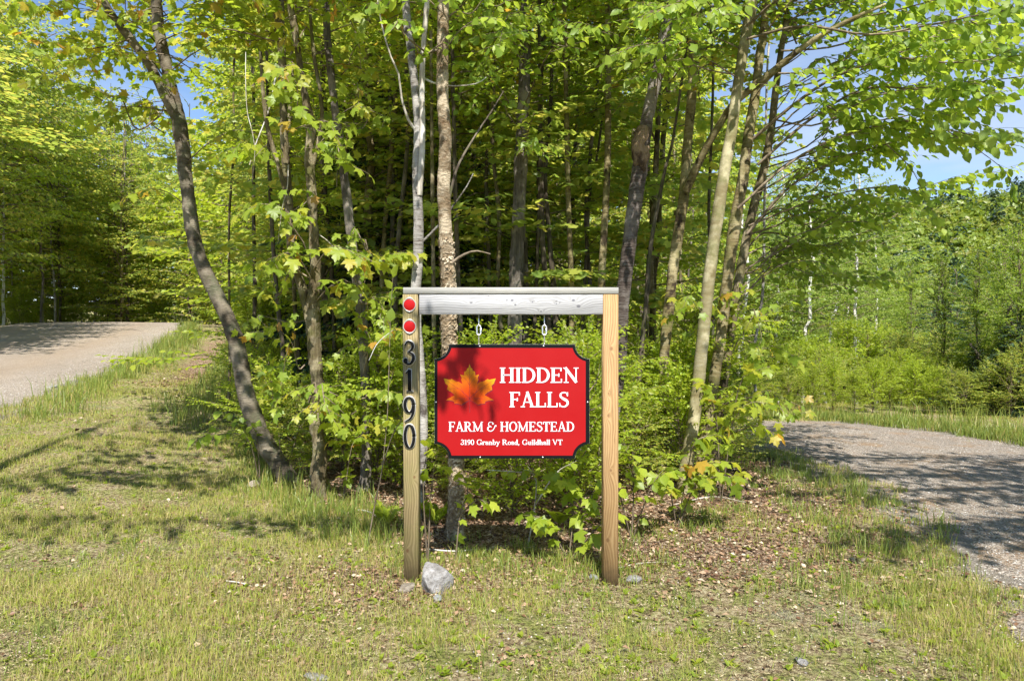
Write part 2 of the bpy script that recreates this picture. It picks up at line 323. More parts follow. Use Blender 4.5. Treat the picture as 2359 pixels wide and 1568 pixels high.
def wood_mat(name, a, b, c, knots, axis='Z', gs=1.0, rough=0.75, green=None, knotcol=(.16, .08, .035), split=0.0):
    """lumber: rings stretched along the board, bending round knots at (along, across) in metres"""
    k = NT(name)
    tcn = k.n('ShaderNodeTexCoord'); sx = k.n('ShaderNodeSeparateXYZ'); k.l(tcn.outputs['Object'], sx.inputs[0])
    along, across = (sx.outputs['Z'], sx.outputs['X']) if axis == 'Z' else (sx.outputs['X'], sx.outputs['Z'])
    disp = None; core = None
    for (ka, kx, kr) in knots:
        da = k.math('MULTIPLY', k.math('SUBTRACT', along, ka), 0.42); dx = k.math('SUBTRACT', across, kx)
        d = k.math('SQRT', k.math('ADD', k.math('MULTIPLY', da, da), k.math('MULTIPLY', dx, dx)))
        g = k.math('POWER', 2.718, k.math('MULTIPLY', k.math('DIVIDE', d, -kr * 1.8), 1.0))
        disp = g if disp is None else k.math('ADD', disp, g)
        d2 = k.math('SQRT', k.math('ADD', k.math('MULTIPLY', k.math('MULTIPLY', da, da), 3.2), k.math('MULTIPLY', dx, dx)))
        cc = k.math('SUBTRACT', 1.0, k.math('SMOOTH_MIN', k.math('DIVIDE', d2, kr), 1.0, 0.2))
        core = cc if core is None else k.math('MAXIMUM', core, cc)
    cb = k.n('ShaderNodeCombineXYZ')
    k.l(k.math('MULTIPLY', along, 1.3), cb.inputs[2]); k.l(across, cb.inputs[0]); k.l(sx.outputs['Y'], cb.inputs[1])
    wob = k.noise(cb.outputs[0], 2.2, 3, 0.5)
    u = k.math('ADD', k.math('MULTIPLY', across, 1.0), k.math('MULTIPLY', wob, 0.055))
    if disp is not None: u = k.math('ADD', u, k.math('MULTIPLY', disp, 0.04))
    rings = k.math('MULTIPLY_ADD', k.math('SINE', k.math('MULTIPLY', u, 430 * gs)), 0.5, 0.5)
    cb2 = k.n('ShaderNodeCombineXYZ'); k.l(k.math('MULTIPLY', along, 0.035), cb2.inputs[2]); k.l(u, cb2.inputs[0]); k.l(sx.outputs['Y'], cb2.inputs[1])
    fib = k.noise(cb2.outputs[0], 320, 4, 0.7); broad = k.noise(cb2.outputs[0], 34, 3, 0.6)
    f = k.math('ADD', k.math('MULTIPLY', rings, 0.20), k.math('ADD', k.math('MULTIPLY', fib, 0.45), k.math('MULTIPLY', broad, 0.55)))
    col = k.ramp(f, [(0.3, a), (0.55, b), (0.85, c)])
    if green: col = k.mix(k.ramp(k.noise(k.coord('Object', (1, 1, 0.4)), 9, 4, 0.6), [(0.42, 0.0), (0.68, 0.7)]), col, green)
    if core is not None: col = k.mix(k.ramp(core, [(0.08, 0.0), (0.5, 0.75)]), col, knotcol)
    spots = k.vor(k.coord('Object', (1, 1, 1), (0.3, 0, 0.2)), 15); col = k.mix(k.ramp(spots, [(0.02, split), (0.07, 0.0)]), col, (.07, .06, .06))
    if axis == 'Z':
        dz = k.math('ADD', along, k.math('MULTIPLY', k.noise(k.coord('Object'), 22, 4, .7), .22)); col = k.mix(k.ramp(dz, [(.10, .75), (.24, 0.0)]), col, (.10, .075, .045))
        col = k.mix(k.ramp(k.noise(k.coord('Object', (1, 1, .12), (5, 2, 1)), 30, 4, .7), [(.56, 0.0), (.72, .45)]), col, tuple(x * .55 for x in b))
    crack = k.ramp(k.noise(cb2.outputs[0], 150, 2, 0.6), [(0.27, 0.55), (0.33, 0.0)]); col = k.mix(crack, col, tuple(x * 0.4 for x in a))
    k.bsdf(col, rough, k.bump(f, 0.35, 0.0015), 0.25)
    return k.m
# ------------------------------------------------------------------ leaf templates
def T_oval(w=0.34):
    v = np.array([(0, 0, 0), (-w, .34, .07), (w, .34, .07), (0, .45, 0), (-w * .78, .68, .03), (w * .78, .68, .03), (0, 1.0, -.10)], float)
    t = np.array([(0, 3, 1), (0, 2, 3), (1, 3, 4), (2, 5, 3), (3, 6, 4), (3, 5, 6)])
    return v, t
def T_maple():
    half = [(.05, .03, 0), (.36, -.04, -.05), (.33, .15, 0), (.42, .26, 0), (.60, .52, -.10), (.40, .50, -.01), (.22, .53, .03), (.27, .74, -.02), (.12, .82, -.05)]
    pts = [(0, .06, 0)] + half + [(0, 1.0, -.14)] + [(-x, y, z) for x, y, z in half[::-1]]
    v = np.array([(0, .32, .04)] + pts, float); n = len(pts)
    t = np.array([(0, 1 + i, 1 + (i + 1) % n) for i in range(n)])
    return v, t
def T_rhomb(w=0.33):
    v = np.array([(0, 0, 0), (-w, .45, .08), (w, .45, .08), (0, 1.0, -.08)], float)
    return v, np.array([(0, 3, 1), (0, 2, 3)])
def T_lobed():
    v = np.array([(0, 0, 0), (-.42, .05, 0), (-.25, .38, .05), (-.5, .62, -.04), (0, 1.0, -.08), (.5, .62, -.04), (.25, .38, .05), (.42, .05, 0)], float)
    return v, np.array([(0, 2, 1), (0, 4, 2), (2, 4, 3), (0, 7, 6), (0, 6, 4), (6, 5, 4)])
TPL = dict(oval=T_oval(), maple=T_maple(), rhomb=T_rhomb(), lobed=T_lobed(), needle=T_rhomb(0.13), spray=T_rhomb(0.24), narrow=T_oval(0.24))

def leaf_frames(rng, T, tilt=0.4, up=(0, 0, 1)):
    """normals for leaf directions T: near 'up', jittered, made perpendicular"""
    N = np.tile(np.array(up, float), (len(T), 1)) + rng.normal(0, tilt, (len(T), 3))
    N = N - T * (N * T).sum(1, keepdims=True)
    return nrm(N)

def leaves_geo(kind, Pp, T, N, Sz):
    v, t = TPL[kind]; B = np.cross(T, N)
    V = Pp[:, None, :] + Sz[:, None, None] * (v[None, :, 0, None] * B[:, None, :] + v[None, :, 1, None] * T[:, None, :] + v[None, :, 2, None] * N[:, None, :])
    tri = t[None] + (np.arange(len(Pp)) * len(v))[:, None, None]
    return V.reshape(-1, 3), tri.reshape(-1, 3), len(v)

def leaf_mesh(name, kind, arr, mat, rng):
    Pp, T, N, Sz = arr
    V, tri, k = leaves_geo(kind, Pp, T, N, Sz)
    return np_mesh(name, V, tri, mat, tint=np.repeat(rng.random(len(Pp)), k))

_leafproto = {}
def leaf_parts(parent, kind, arr, mat, rng, limit=300, rank=None, rest_name='foliage', name='leaf'):
    """the leaves that show largest as parts, the rest as one part of kind stuff"""
    Pp, T, N, Sz = arr
    order = np.argsort(rank if rank is not None else -Sz)
    a, b = order[:limit], order[limit:]
    key = (kind, mat.name)
    if key not in _leafproto:
        v, t = TPL[kind]; _leafproto[key] = np_mesh('leaf_' + kind, v, t, mat)
    B = np.cross(T, N)
    for i in a:
        o = mesh_obj(name, _leafproto[key], parent); s = Sz[i]
        o.matrix_local = Matrix(((B[i, 0] * s, T[i, 0] * s, N[i, 0] * s, Pp[i, 0]), (B[i, 1] * s, T[i, 1] * s, N[i, 1] * s, Pp[i, 1]), (B[i, 2] * s, T[i, 2] * s, N[i, 2] * s, Pp[i, 2]), (0, 0, 0, 1)))
    if len(b):
        o = mesh_obj(rest_name, leaf_mesh('foliage', kind, (Pp[b], T[b], N[b], Sz[b]), mat, rng), parent); o['kind'] = 'stuff'

# ------------------------------------------------------------------ tubes (trunks, limbs, twigs)
def tube_geo(path, radii, n=8, rng=None, rough=0.0, off=0, cap=True):
    path = np.asarray(path, float); radii = np.asarray(radii, float); m = len(path)
    tan = np.gradient(path, axis=0); tan = nrm(tan)
    ref = np.tile(np.array([0.0, 1.0, 0.13]), (m, 1)); ref[np.abs((ref * tan).sum(1)) > 0.9 * np.linalg.norm(ref[0])] = (1.0, 0.1, 0.0)
    a = nrm(np.cross(tan, ref)); b = np.cross(tan, a)
    th = np.linspace(0, 2 * math.pi, n, endpoint=False)
    rr = np.tile(radii[:, None], (1, n))
    if rough and rng is not None:
        g = rng.normal(0, 1, (m, n)); g = g + np.roll(g, 1, 1) + np.roll(g, -1, 1)
        low = rng.normal(0, 1, (m // 4 + 3, n)); low = low + np.roll(low, 1, 1); ii = np.linspace(0, len(low) - 1.001, m); i0 = ii.astype(int); fr = (ii - i0)[:, None]
        low = low[i0] * (1 - fr) + low[i0 + 1] * fr
        rr = rr * (1 + rough * (0.25 * g + 0.6 * low))
    V = path[:, None] + rr[..., None] * (np.cos(th)[None, :, None] * a[:, None] + np.sin(th)[None, :, None] * b[:, None])
    V = V.reshape(-1, 3)
    i = np.arange(m - 1)[:, None] * n; j = np.arange(n)[None]; j2 = (j + 1) % n
    q = np.stack([i + j, i + j2, i + n + j2, i + n + j], -1).reshape(-1, 4)
    tr = []
    if cap:
        V = np.vstack([V, path[-1] + tan[-1] * radii[-1] * 0.6]); e = len(V) - 1; base = (m - 1) * n
        tr = [(base + k, base + (k + 1) % n, e) for k in range(n)]
    return V, q + off, np.array(tr, dtype=int).reshape(-1, 3) + off

class Geo:
    def __init__(s): s.V = []; s.Q = []; s.T = []; s.n = 0
    def tube(s, path, radii, n=6, rng=None, rough=0.0):
        V, q, t = tube_geo(path, radii, n, rng, rough, s.n); s.V.append(V); s.Q.append(q); s.T.append(t); s.n += len(V)
    def add(s, V, T=None, Q=None):
        s.V.append(np.asarray(V, float))
        if T is not None and len(T): s.T.append(np.asarray(T, int) + s.n)
        if Q is not None and len(Q): s.Q.append(np.asarray(Q, int) + s.n)
        s.n += len(V)
    def mesh(s, name, mat, smooth=True):
        T = np.vstack(s.T) if s.T else None; Q = np.vstack(s.Q) if s.Q else None
        return np_mesh(name, np.vstack(s.V), T, mat, smooth=smooth, quads=Q)

# ------------------------------------------------------------------ sprays and crowns
def rot2(v, a):
    c, s = math.cos(a), math.sin(a); return np.array([v[0] * c - v[1] * s, v[0] * s + v[1] * c, v[2]])

class Leaves:
    def __init__(s): s.P = []; s.T = []; s.N = []; s.S = []
    def add(s, P_, T_, N_, S_): s.P.append(P_); s.T.append(T_); s.N.append(N_); s.S.append(S_)
    def arr(s): return np.vstack(s.P), np.vstack(s.T), np.vstack(s.N), np.concatenate(s.S)

def twig_leaves(rng, LV, pts, size, gap, droop=0.35, tilt=0.35, angle=0.85, sv=0.25):
    """leaves on alternate sides of a twig polyline"""
    pts = np.asarray(pts, float); seg = np.linalg.norm(np.diff(pts, axis=0), axis=1); Ls = seg.sum(); k = max(2, int(Ls / gap))
    cum = np.concatenate([[0], np.cumsum(seg)]); tt = np.linspace(0.12, 1.0, k) * Ls
    Pp = np.stack([np.interp(tt, cum, pts[:, i]) for i in range(3)], 1)
    d = pts[-1] - pts[0]; d = d / (np.linalg.norm(d) + 1e-9)
    side = np.where(np.arange(k) % 2 == 0, 1.0, -1.0) * angle * rng.uniform(0.6, 1.3, k); side[-1] = 0
    c, s_ = np.cos(side), np.sin(side)
    T = np.stack([d[0] * c - d[1] * s_, d[0] * s_ + d[1] * c, np.full(k, d[2]) - droop * rng.uniform(0.3, 1.7, k)], 1) + rng.normal(0, 0.12, (k, 3))
    T = nrm(T)
    LV.add(Pp, T, leaf_frames(rng, T, tilt), size * rng.uniform(1 - sv, 1 + sv, k))

def branch(rng, LV, G, p0, d, Lb, size, gap, tw_gap, r0=0.012, twig_geo=True, tw_len=0.45, droop=0.35, tilt=0.35, sag=0.15, nside=4, path=None):
    if path is None:
        n = 7; t = np.linspace(0, 1, n); d = np.asarray(d, float)
        wob = np.cumsum(rng.normal(0, 0.03, (n, 3)), 0) * Lb; wob[0] = 0
        path = np.asarray(p0) + d * Lb * t[:, None] + wob; path[:, 2] -= sag * Lb * t ** 2
    else:
        path = np.asarray(path, float); n = len(path); Lb = np.linalg.norm(np.diff(path, axis=0), axis=1).sum()
    if G is not None: G.tube(path, np.linspace(r0, r0 * 0.25, n), nside)
    m = max(2, int(Lb / tw_gap))
    for j in range(m):
        t = 0.18 + 0.8 * (j + rng.uniform(0, 0.8)) / m; x = t * (n - 1); i = min(int(x), n - 2); f = x - i
        q = path[i] * (1 - f) + path[i + 1] * f; dd = path[i + 1] - path[i]; dd = dd / (np.linalg.norm(dd) + 1e-9)
        a = (1 if j % 2 else -1) * rng.uniform(0.55, 1.1); td = rot2(dd, a); td[2] = td[2] * 0.5 + rng.normal(0.02, 0.16)
        l = tw_len * Lb * (1.15 - 0.75 * t) * rng.uniform(0.6, 1.15)
        tp = q + td * l * np.linspace(0, 1, 4)[:, None]; tp[:, 2] -= 0.12 * l * np.linspace(0, 1, 4) ** 2
        if G is not None and twig_geo: G.tube(tp, np.linspace(r0 * 0.35, r0 * 0.15, 4), 3)
        twig_leaves(rng, LV, tp, size, gap, droop, tilt)
    twig_leaves(rng, LV, path[n // 2:], size, gap, droop, tilt)

def crown(seed, H, Rr, nb, size, gap, tw_gap, kind, mat, prof, r0=0.014, twig_geo=True, up=0.35, tilt=0.35, droop=0.35, tw_len=0.45, sag=0.15):
    rng = np.random.default_rng(seed); LV = Leaves(); G = Geo(); az = rng.uniform(0, 6.28)
    for i in range(nb):
        u = (i + rng.uniform(0, 1)) / nb; az += 2.4 + rng.normal(0, 0.3)
        Lb = Rr * prof(u) * rng.uniform(0.65, 1.15); e = up * rng.uniform(0.2, 1.5) + 0.5 * u * up
        d = np.array([math.cos(az) * math.cos(e), math.sin(az) * math.cos(e), math.sin(e)])
        branch(rng, LV, G, (0, 0, H * u), d, Lb, size, gap, tw_gap, r0 * (0.6 + Lb / Rr * 0.5), twig_geo, tw_len, droop, tilt, sag)
    return leaf_mesh('crown', kind, LV.arr(), mat, rng), G.mesh('limbs', M['twig'])

dome = lambda u: 0.35 + 0.75 * math.sin(math.pi * min(1, u * 0.85 + 0.12))
flat = lambda u: 1.0 - 0.35 * u
cone = lambda u: 1.05 * (1 - u) + 0.06
CR = {}
def get_crown(key):
    if key in CR: return CR[key]
    k, i = key
    s = 100 + i * 17 + sum(map(ord, k))
    if k == 'maple': r = crown(s, 6, 2.0, 34, .115, .10, .22, 'maple', M['maple'], dome)
    elif k == 'oval': r = crown(s, 6, 2.0, 38, .085, .062, .17, 'oval', M['beech'], dome, droop=0.5)
    elif k == 'mid': r = crown(s, 8, 2.2, 60, .105, .058, .15, 'lobed' if i % 2 else 'rhomb', M['forest'], flat, twig_geo=False, tilt=0.5, droop=.5, sag=.22)
    elif k == 'midlime': r = crown(s, 8, 2.2, 58, .10, .058, .15, 'rhomb', M['lime'], flat, twig_geo=False)
    elif k == 'aspen': r = crown(s, 8, 2.3, 70, .10, .055, .15, 'rhomb', M['aspen'], dome, twig_geo=False, up=1.0, tilt=0.9, droop=0.6, sag=.05)
    elif k == 'pale': r = crown(s, 8, 2.0, 64, .075, .042, .14, 'rhomb', M['pale'], dome, twig_geo=False, tilt=0.9, droop=0.9)
    elif k == 'far': r = crown(s, 12, 3.4, 66, .21, .115, .26, 'rhomb', M['forest'], dome, r0=0.03, twig_geo=False, tilt=0.5)
    elif k == 'farlime': r = crown(s, 12, 3.4, 66, .20, .115, .26, 'rhomb', M['lime'], dome, r0=0.03, twig_geo=False, tilt=0.55)
    elif k == 'bush': r = crown(s, 2.4, 1.4, 60, .062, .036, .10, 'rhomb', M['lime'], dome, r0=0.008, twig_geo=False, up=1.15, tilt=0.8, droop=.5)
    elif k == 'bushdark': r = crown(s, 2.4, 1.4, 55, .062, .038, .11, 'rhomb', M['forest'], dome, r0=0.008, twig_geo=False, up=0.8, tilt=0.5)
    elif k == 'hemlock': r = crown(s, 9, 2.6, 120, .15, .045, .14, 'spray', M['needle'], cone, r0=0.02, twig_geo=False, up=0.1, tilt=0.25, droop=0.25, sag=0.3)
    CR[key] = r
    return r

# ------------------------------------------------------------------ the ground, the dirt road, the gravel driveway
def hill_part(x, y):
    yy = np.maximum(y, 60.0); px = 1179.5 + F * np.clip(x / yy, -1.1, 1.3)
    ang = np.interp(px, [-600, 300, 900, 1500, 1900, 2080, 2200, 2359, 2700, 3300], [.06, .05, .05, .085, .118, .143, .156, .172, .20, .22])
    t = smooth01((y - 78) / 190.0)
    bb = (vnoise(x, y, 34, 5) - 0.5) * 9 * t
    return t, 1.42 + ang * 265 + bb
def full_h(x, y):
    g = ground_h(x, y); t, hz = hill_part(x, y)
    return g * (1 - t) + hz * t

def spaced(lo, hi, mid0, mid1, fine, coarse_n):
    a = np.arange(mid0, mid1, fine)
    l = mid0 - np.geomspace(fine, mid0 - lo, coarse_n)[::-1]; r = mid1 + np.geomspace(fine, hi - mid1, coarse_n)
    return np.concatenate([l, a, [mid1], r])
gx = spaced(-900, 1100, -10, 9, 0.085, 46); gy = spaced(-400, 1300, 1.5, 14, 0.085, 62)
GX, GY = np.meshgrid(gx, gy, indexing='ij'); GZ = full_h(GX, GY)
nx_, ny_ = GX.shape
idx = np.arange(nx_ * ny_).reshape(nx_, ny_)
q = np.stack([idx[:-1, :-1], idx[1:, :-1], idx[1:, 1:], idx[:-1, 1:]], -1).reshape(-1, 4)
lit = smooth01(island(GX, GY) / 0.9 + 0.35) * (1 - .75 * smooth01((3.4 - (GX - road_edge(GY))) / .6) * smooth01((GY - 9) / 3))
right_litter = np.exp(-(((GX - 2.2) / .8) ** 2 + ((GY - 6.0) / 1.5) ** 2)) * 0.85 + 0.75 * np.exp(-(((GX - .8) / .9) ** 2 + ((GY - 4.6) / .6) ** 2)) + 0.6 * np.exp(-(((GX + .9) / .8) ** 2 + ((GY - 4.0) / .45) ** 2))
ditch_d = (GX - road_edge(GY) - 1.7)
lit = np.maximum(lit, np.maximum(right_litter, 0.9 * np.exp(-(ditch_d / 0.42) ** 2) * smooth01((GY - 12) / 4)))
lit = np.clip(lit, 0, 1) * (1 - smooth01((GY - 45) / 15))
grav = np.maximum(smooth01((drive_mask(GX, GY) + np.clip((GY - 3) * .2 + .35, .3, .9)) / 1.0), smooth01((road_edge(GY) - GX + 0.7) / 0.9) * smooth01((GX - road_edge(GY) + 9.2) / 0.9)) * (1 - smooth01((GY - 60) / 10))
ground = mesh_obj('ground', np_mesh('ground', np.stack([GX, GY, GZ], -1).reshape(-1, 3), None, M['ground'], tint={'litter': lit.ravel(), 'gravel': grav.ravel()}, smooth=True, quads=q))
tag(ground, kind='structure')

def strip_mesh(name, left, right, n, m, mat, hfun, jag=0.18, seed=0):
    A, B = resample(left, n), resample(right, n)
    u = np.linspace(0, 1, m)
    X = A[:, None, 0] * (1 - u) + B[:, None, 0] * u; Y = A[:, None, 1] * (1 - u) + B[:, None, 1] * u
    j = (vnoise(X + 9, Y, 0.35, 7 + seed) - 0.5) * 2 * jag
    e0, e1 = (u < 0.001), (u > 0.999)
    X = X + j * np.maximum(np.exp(-u * 9), np.exp(-(1 - u) * 9))
    Z = hfun(X, Y)
    Z = Z + np.where((e0 | e1), -0.012, 0.010)[None, :]
    i = np.arange(n * m).reshape(n, m); q = np.stack([i[:-1, :-1], i[1:, :-1], i[1:, 1:], i[:-1, 1:]], -1).reshape(-1, 4)
    return np_mesh(name, np.stack([X, Y, Z], -1).reshape(-1, 3), None, mat, tint={'across': np.tile(u, n)}, smooth=True, quads=q[:, ::-1])
ys = np.linspace(-20, 90, 60)
rl = np.stack([road_edge(ys) - 8.2, ys], 1); rr_ = np.stack([road_edge(ys), ys], 1)
road_h = lambda x, y: base_h(x, y) + 0.05 * np.cos(np.clip((x - road_edge(y) + 4.1) / 4.1, -1, 1) * 1.57) + (vnoise(x, y, 1.3, 4) - .5) * 0.03
tag(mesh_obj('dirt_road', strip_mesh('road', rl, rr_, 500, 34, M['road'], road_h)), kind='structure')
drive_h = lambda x, y: base_h(x, y) + (vnoise(x, y, 1.0, 6) - .5) * 0.03 * smooth01((drive_mask(x, y) - .2) / .5)
tag(mesh_obj('gravel_driveway', strip_mesh('driveway', DL, DR, 320, 48, M['drive'], drive_h, 0.3, 1)), kind='structure')

# ------------------------------------------------------------------ the sign frame
def add_box(G, x0, x1, y0, y1, z0, z1, bev=0.004, nz=1):
    """a board with eased long edges, seen along Z or X"""
    b = bev
    V = []
    for z in (z0, z1): V += [(x0 + b, y0, z), (x1 - b, y0, z), (x1, y0 + b, z), (x1, y1 - b, z), (x1 - b, y1, z), (x0 + b, y1, z), (x0, y1 - b, z), (x0, y0 + b, z)]
    Q = [(i, (i + 1) % 8, 8 + (i + 1) % 8, 8 + i) for i in range(8)]
    T = [(0, i + 1, i) for i in range(1, 7)] + [(8, 8 + i, 8 + i + 1) for i in range(1, 7)]
    G.add(V, T, Q)
wood_left = wood_mat('post_wood_green', srgb(88, 76, 50), srgb(130, 114, 80), srgb(168, 150, 112), [(0.19, -0.022, .011), (0.62, 0.02, .009), (1.05, 0.012, .007)], green=srgb(128, 124, 74))
wood_right = wood_mat('post_wood_tan', srgb(104, 78, 50), srgb(152, 121, 82), srgb(182, 152, 110), [(1.372, .002, .013), (1.11, -.014, .006), (0.98, -.016, .007), (0.66, .0, .009), (0.252, -.018, .013)])
beam_wood = wood_mat('whitewashed_wood', srgb(104, 102, 100), srgb(158, 157, 158), srgb(190, 190, 192), [(0.0, -.035, .010), (-.03, -.035, .006), (0.02, -.062, .007), (.36, -.035, .010), (.39, -.07, .012), (.12, -.045, .006), (-.24, -.05, .006), (.17, -.10, .006), (.26, -.055, .005)], axis='X', knotcol=srgb(84, 84, 92), split=0.8)
cap_wood = wood_mat('cap_wood', srgb(104, 102, 97), srgb(152, 150, 144), srgb(180, 178, 172), [(0.3, .004, .004)], axis='X', gs=1.6, knotcol=srgb(90, 88, 84))
k = NT('black_metal'); k.bsdf((.006, .006, .007), 0.5, None, 0.15); M['black'] = k.m
k = NT('bright_metal'); k.bsdf((.72, .72, .74), 0.32, None, 0.5, 0.9); M['metal'] = k.m
k = NT('silver_edge'); k.bsdf((.42, .40, .36), 0.4, None, 0.5, 0.3); M['silver'] = k.m
k = NT('red_reflector'); v_ = k.coord('Object'); hx = k.vor(v_, 260)
k.bsdf(k.mix(k.ramp(hx, [(0.2, 0.0), (0.6, 0.5)]), (.42, .006, .006), (.24, .004, .005)), 0.3, k.bump(hx, 0.3, 0.001), 0.25); M['reflector'] = k.m

frame = empty('sign_frame', (0, 4.0, 0), 'wooden two-post frame with grey crossbeam that carries the red hanging sign', 'sign frame')
def post(x0, mat, label, tilt=0.0):
    G = Geo(); add_box(G, -.0445, .0445, 0, .089, -.25, 1.690, 0.004)
    o = mesh_obj('post', G.mesh('post', mat, smooth=False), frame, (x0 + .0445, 0, 0)); o.rotation_euler = (0, tilt, 0); o['label'] = label; return o
pl = post(-.6345, wood_left, 'weathered greenish post with two red reflectors and house numbers', -0.004)
pr = post(.5350, wood_right, 'clean tan post with knots and no numbers')
G = Geo(); add_box(G, 0, 0.118, -.002, .036, -.5435, .5330, 0.003)
me = G.mesh('beam', beam_wood, smooth=False)
# the board lies along X: turn its axes
def turn_x(me):
    co = np.empty(len(me.vertices) * 3, np.float32); me.vertices.foreach_get('co', co); co = co.reshape(-1, 3)
    co = np.stack([co[:, 2], co[:, 1], -co[:, 0]], 1); me.vertices.foreach_set('co', co.ravel()); me.update()
turn_x(me)
mesh_obj('crossbeam', me, frame, (0, .004, 1.6905))
G = Geo(); add_box(G, 0, .038, -.003, .095, -.637, .6235, 0.003)
me = G.mesh('cap', cap_wood, smooth=False); turn_x(me)
mesh_obj('cap_board', me, frame, (0, -.001, 1.7305))

# ---- strokes for lettering: every letter is drawn from ribbons, cap height 1
TK, TN = .175, .075
def ell(cx, cy, rx, ry, a0, a1, n=18):
    a = np.radians(np.linspace(a0, a1, n)); return np.stack([cx + rx * np.cos(a), cy + ry * np.sin(a)], 1)
def nib(pts, tk=None, tn=None, w=None):
    pts = np.asarray(pts, float); t = nrm(np.gradient(pts, axis=0))
    if w is None: w = (tn or TN) + ((tk or TK) - (tn or TN)) * np.abs(t[:, 1]) ** 1.4
    w = np.broadcast_to(w, (len(pts),)); nn = np.stack([-t[:, 1], t[:, 0]], 1) * w[:, None] / 2
    return pts + nn, pts - nn
def line(a, b, w): return nib(np.array([a, b], float), w=w)
def rect(x0, x1, y0, y1): return (np.array([(x0, y1), (x1, y1)], float), np.array([(x0, y0), (x1, y0)], float))
def serif(x, y, hw=.15, s=.06, up=True):
    return rect(x - hw, x + hw, y if up else y - s, y + s if up else y)
def stem(x, y0=0, y1=1, w=None, b=True, t=True, hw=.165):
    o = [rect(x - (w or TK) / 2, x + (w or TK) / 2, y0 + .01, y1 - .01)]
    if b: o.append(serif(x, y0, hw))
    if t: o.append(serif(x, y1, hw, up=False))
    return o
def spl(pts, n=26): return resample(np.array(pts, float), n)
def tip(x, y0, y1, w=.05): return [(np.array([(x - w * .2, y0), (x - w * .6, y1)], float), np.array([(x + w, y0), (x + w, y1)], float))]
def dot(x, y, r=.085): return [nib(ell(x, y, r / 2, r / 2, 0, 360, 14), w=r)]
XH = .62
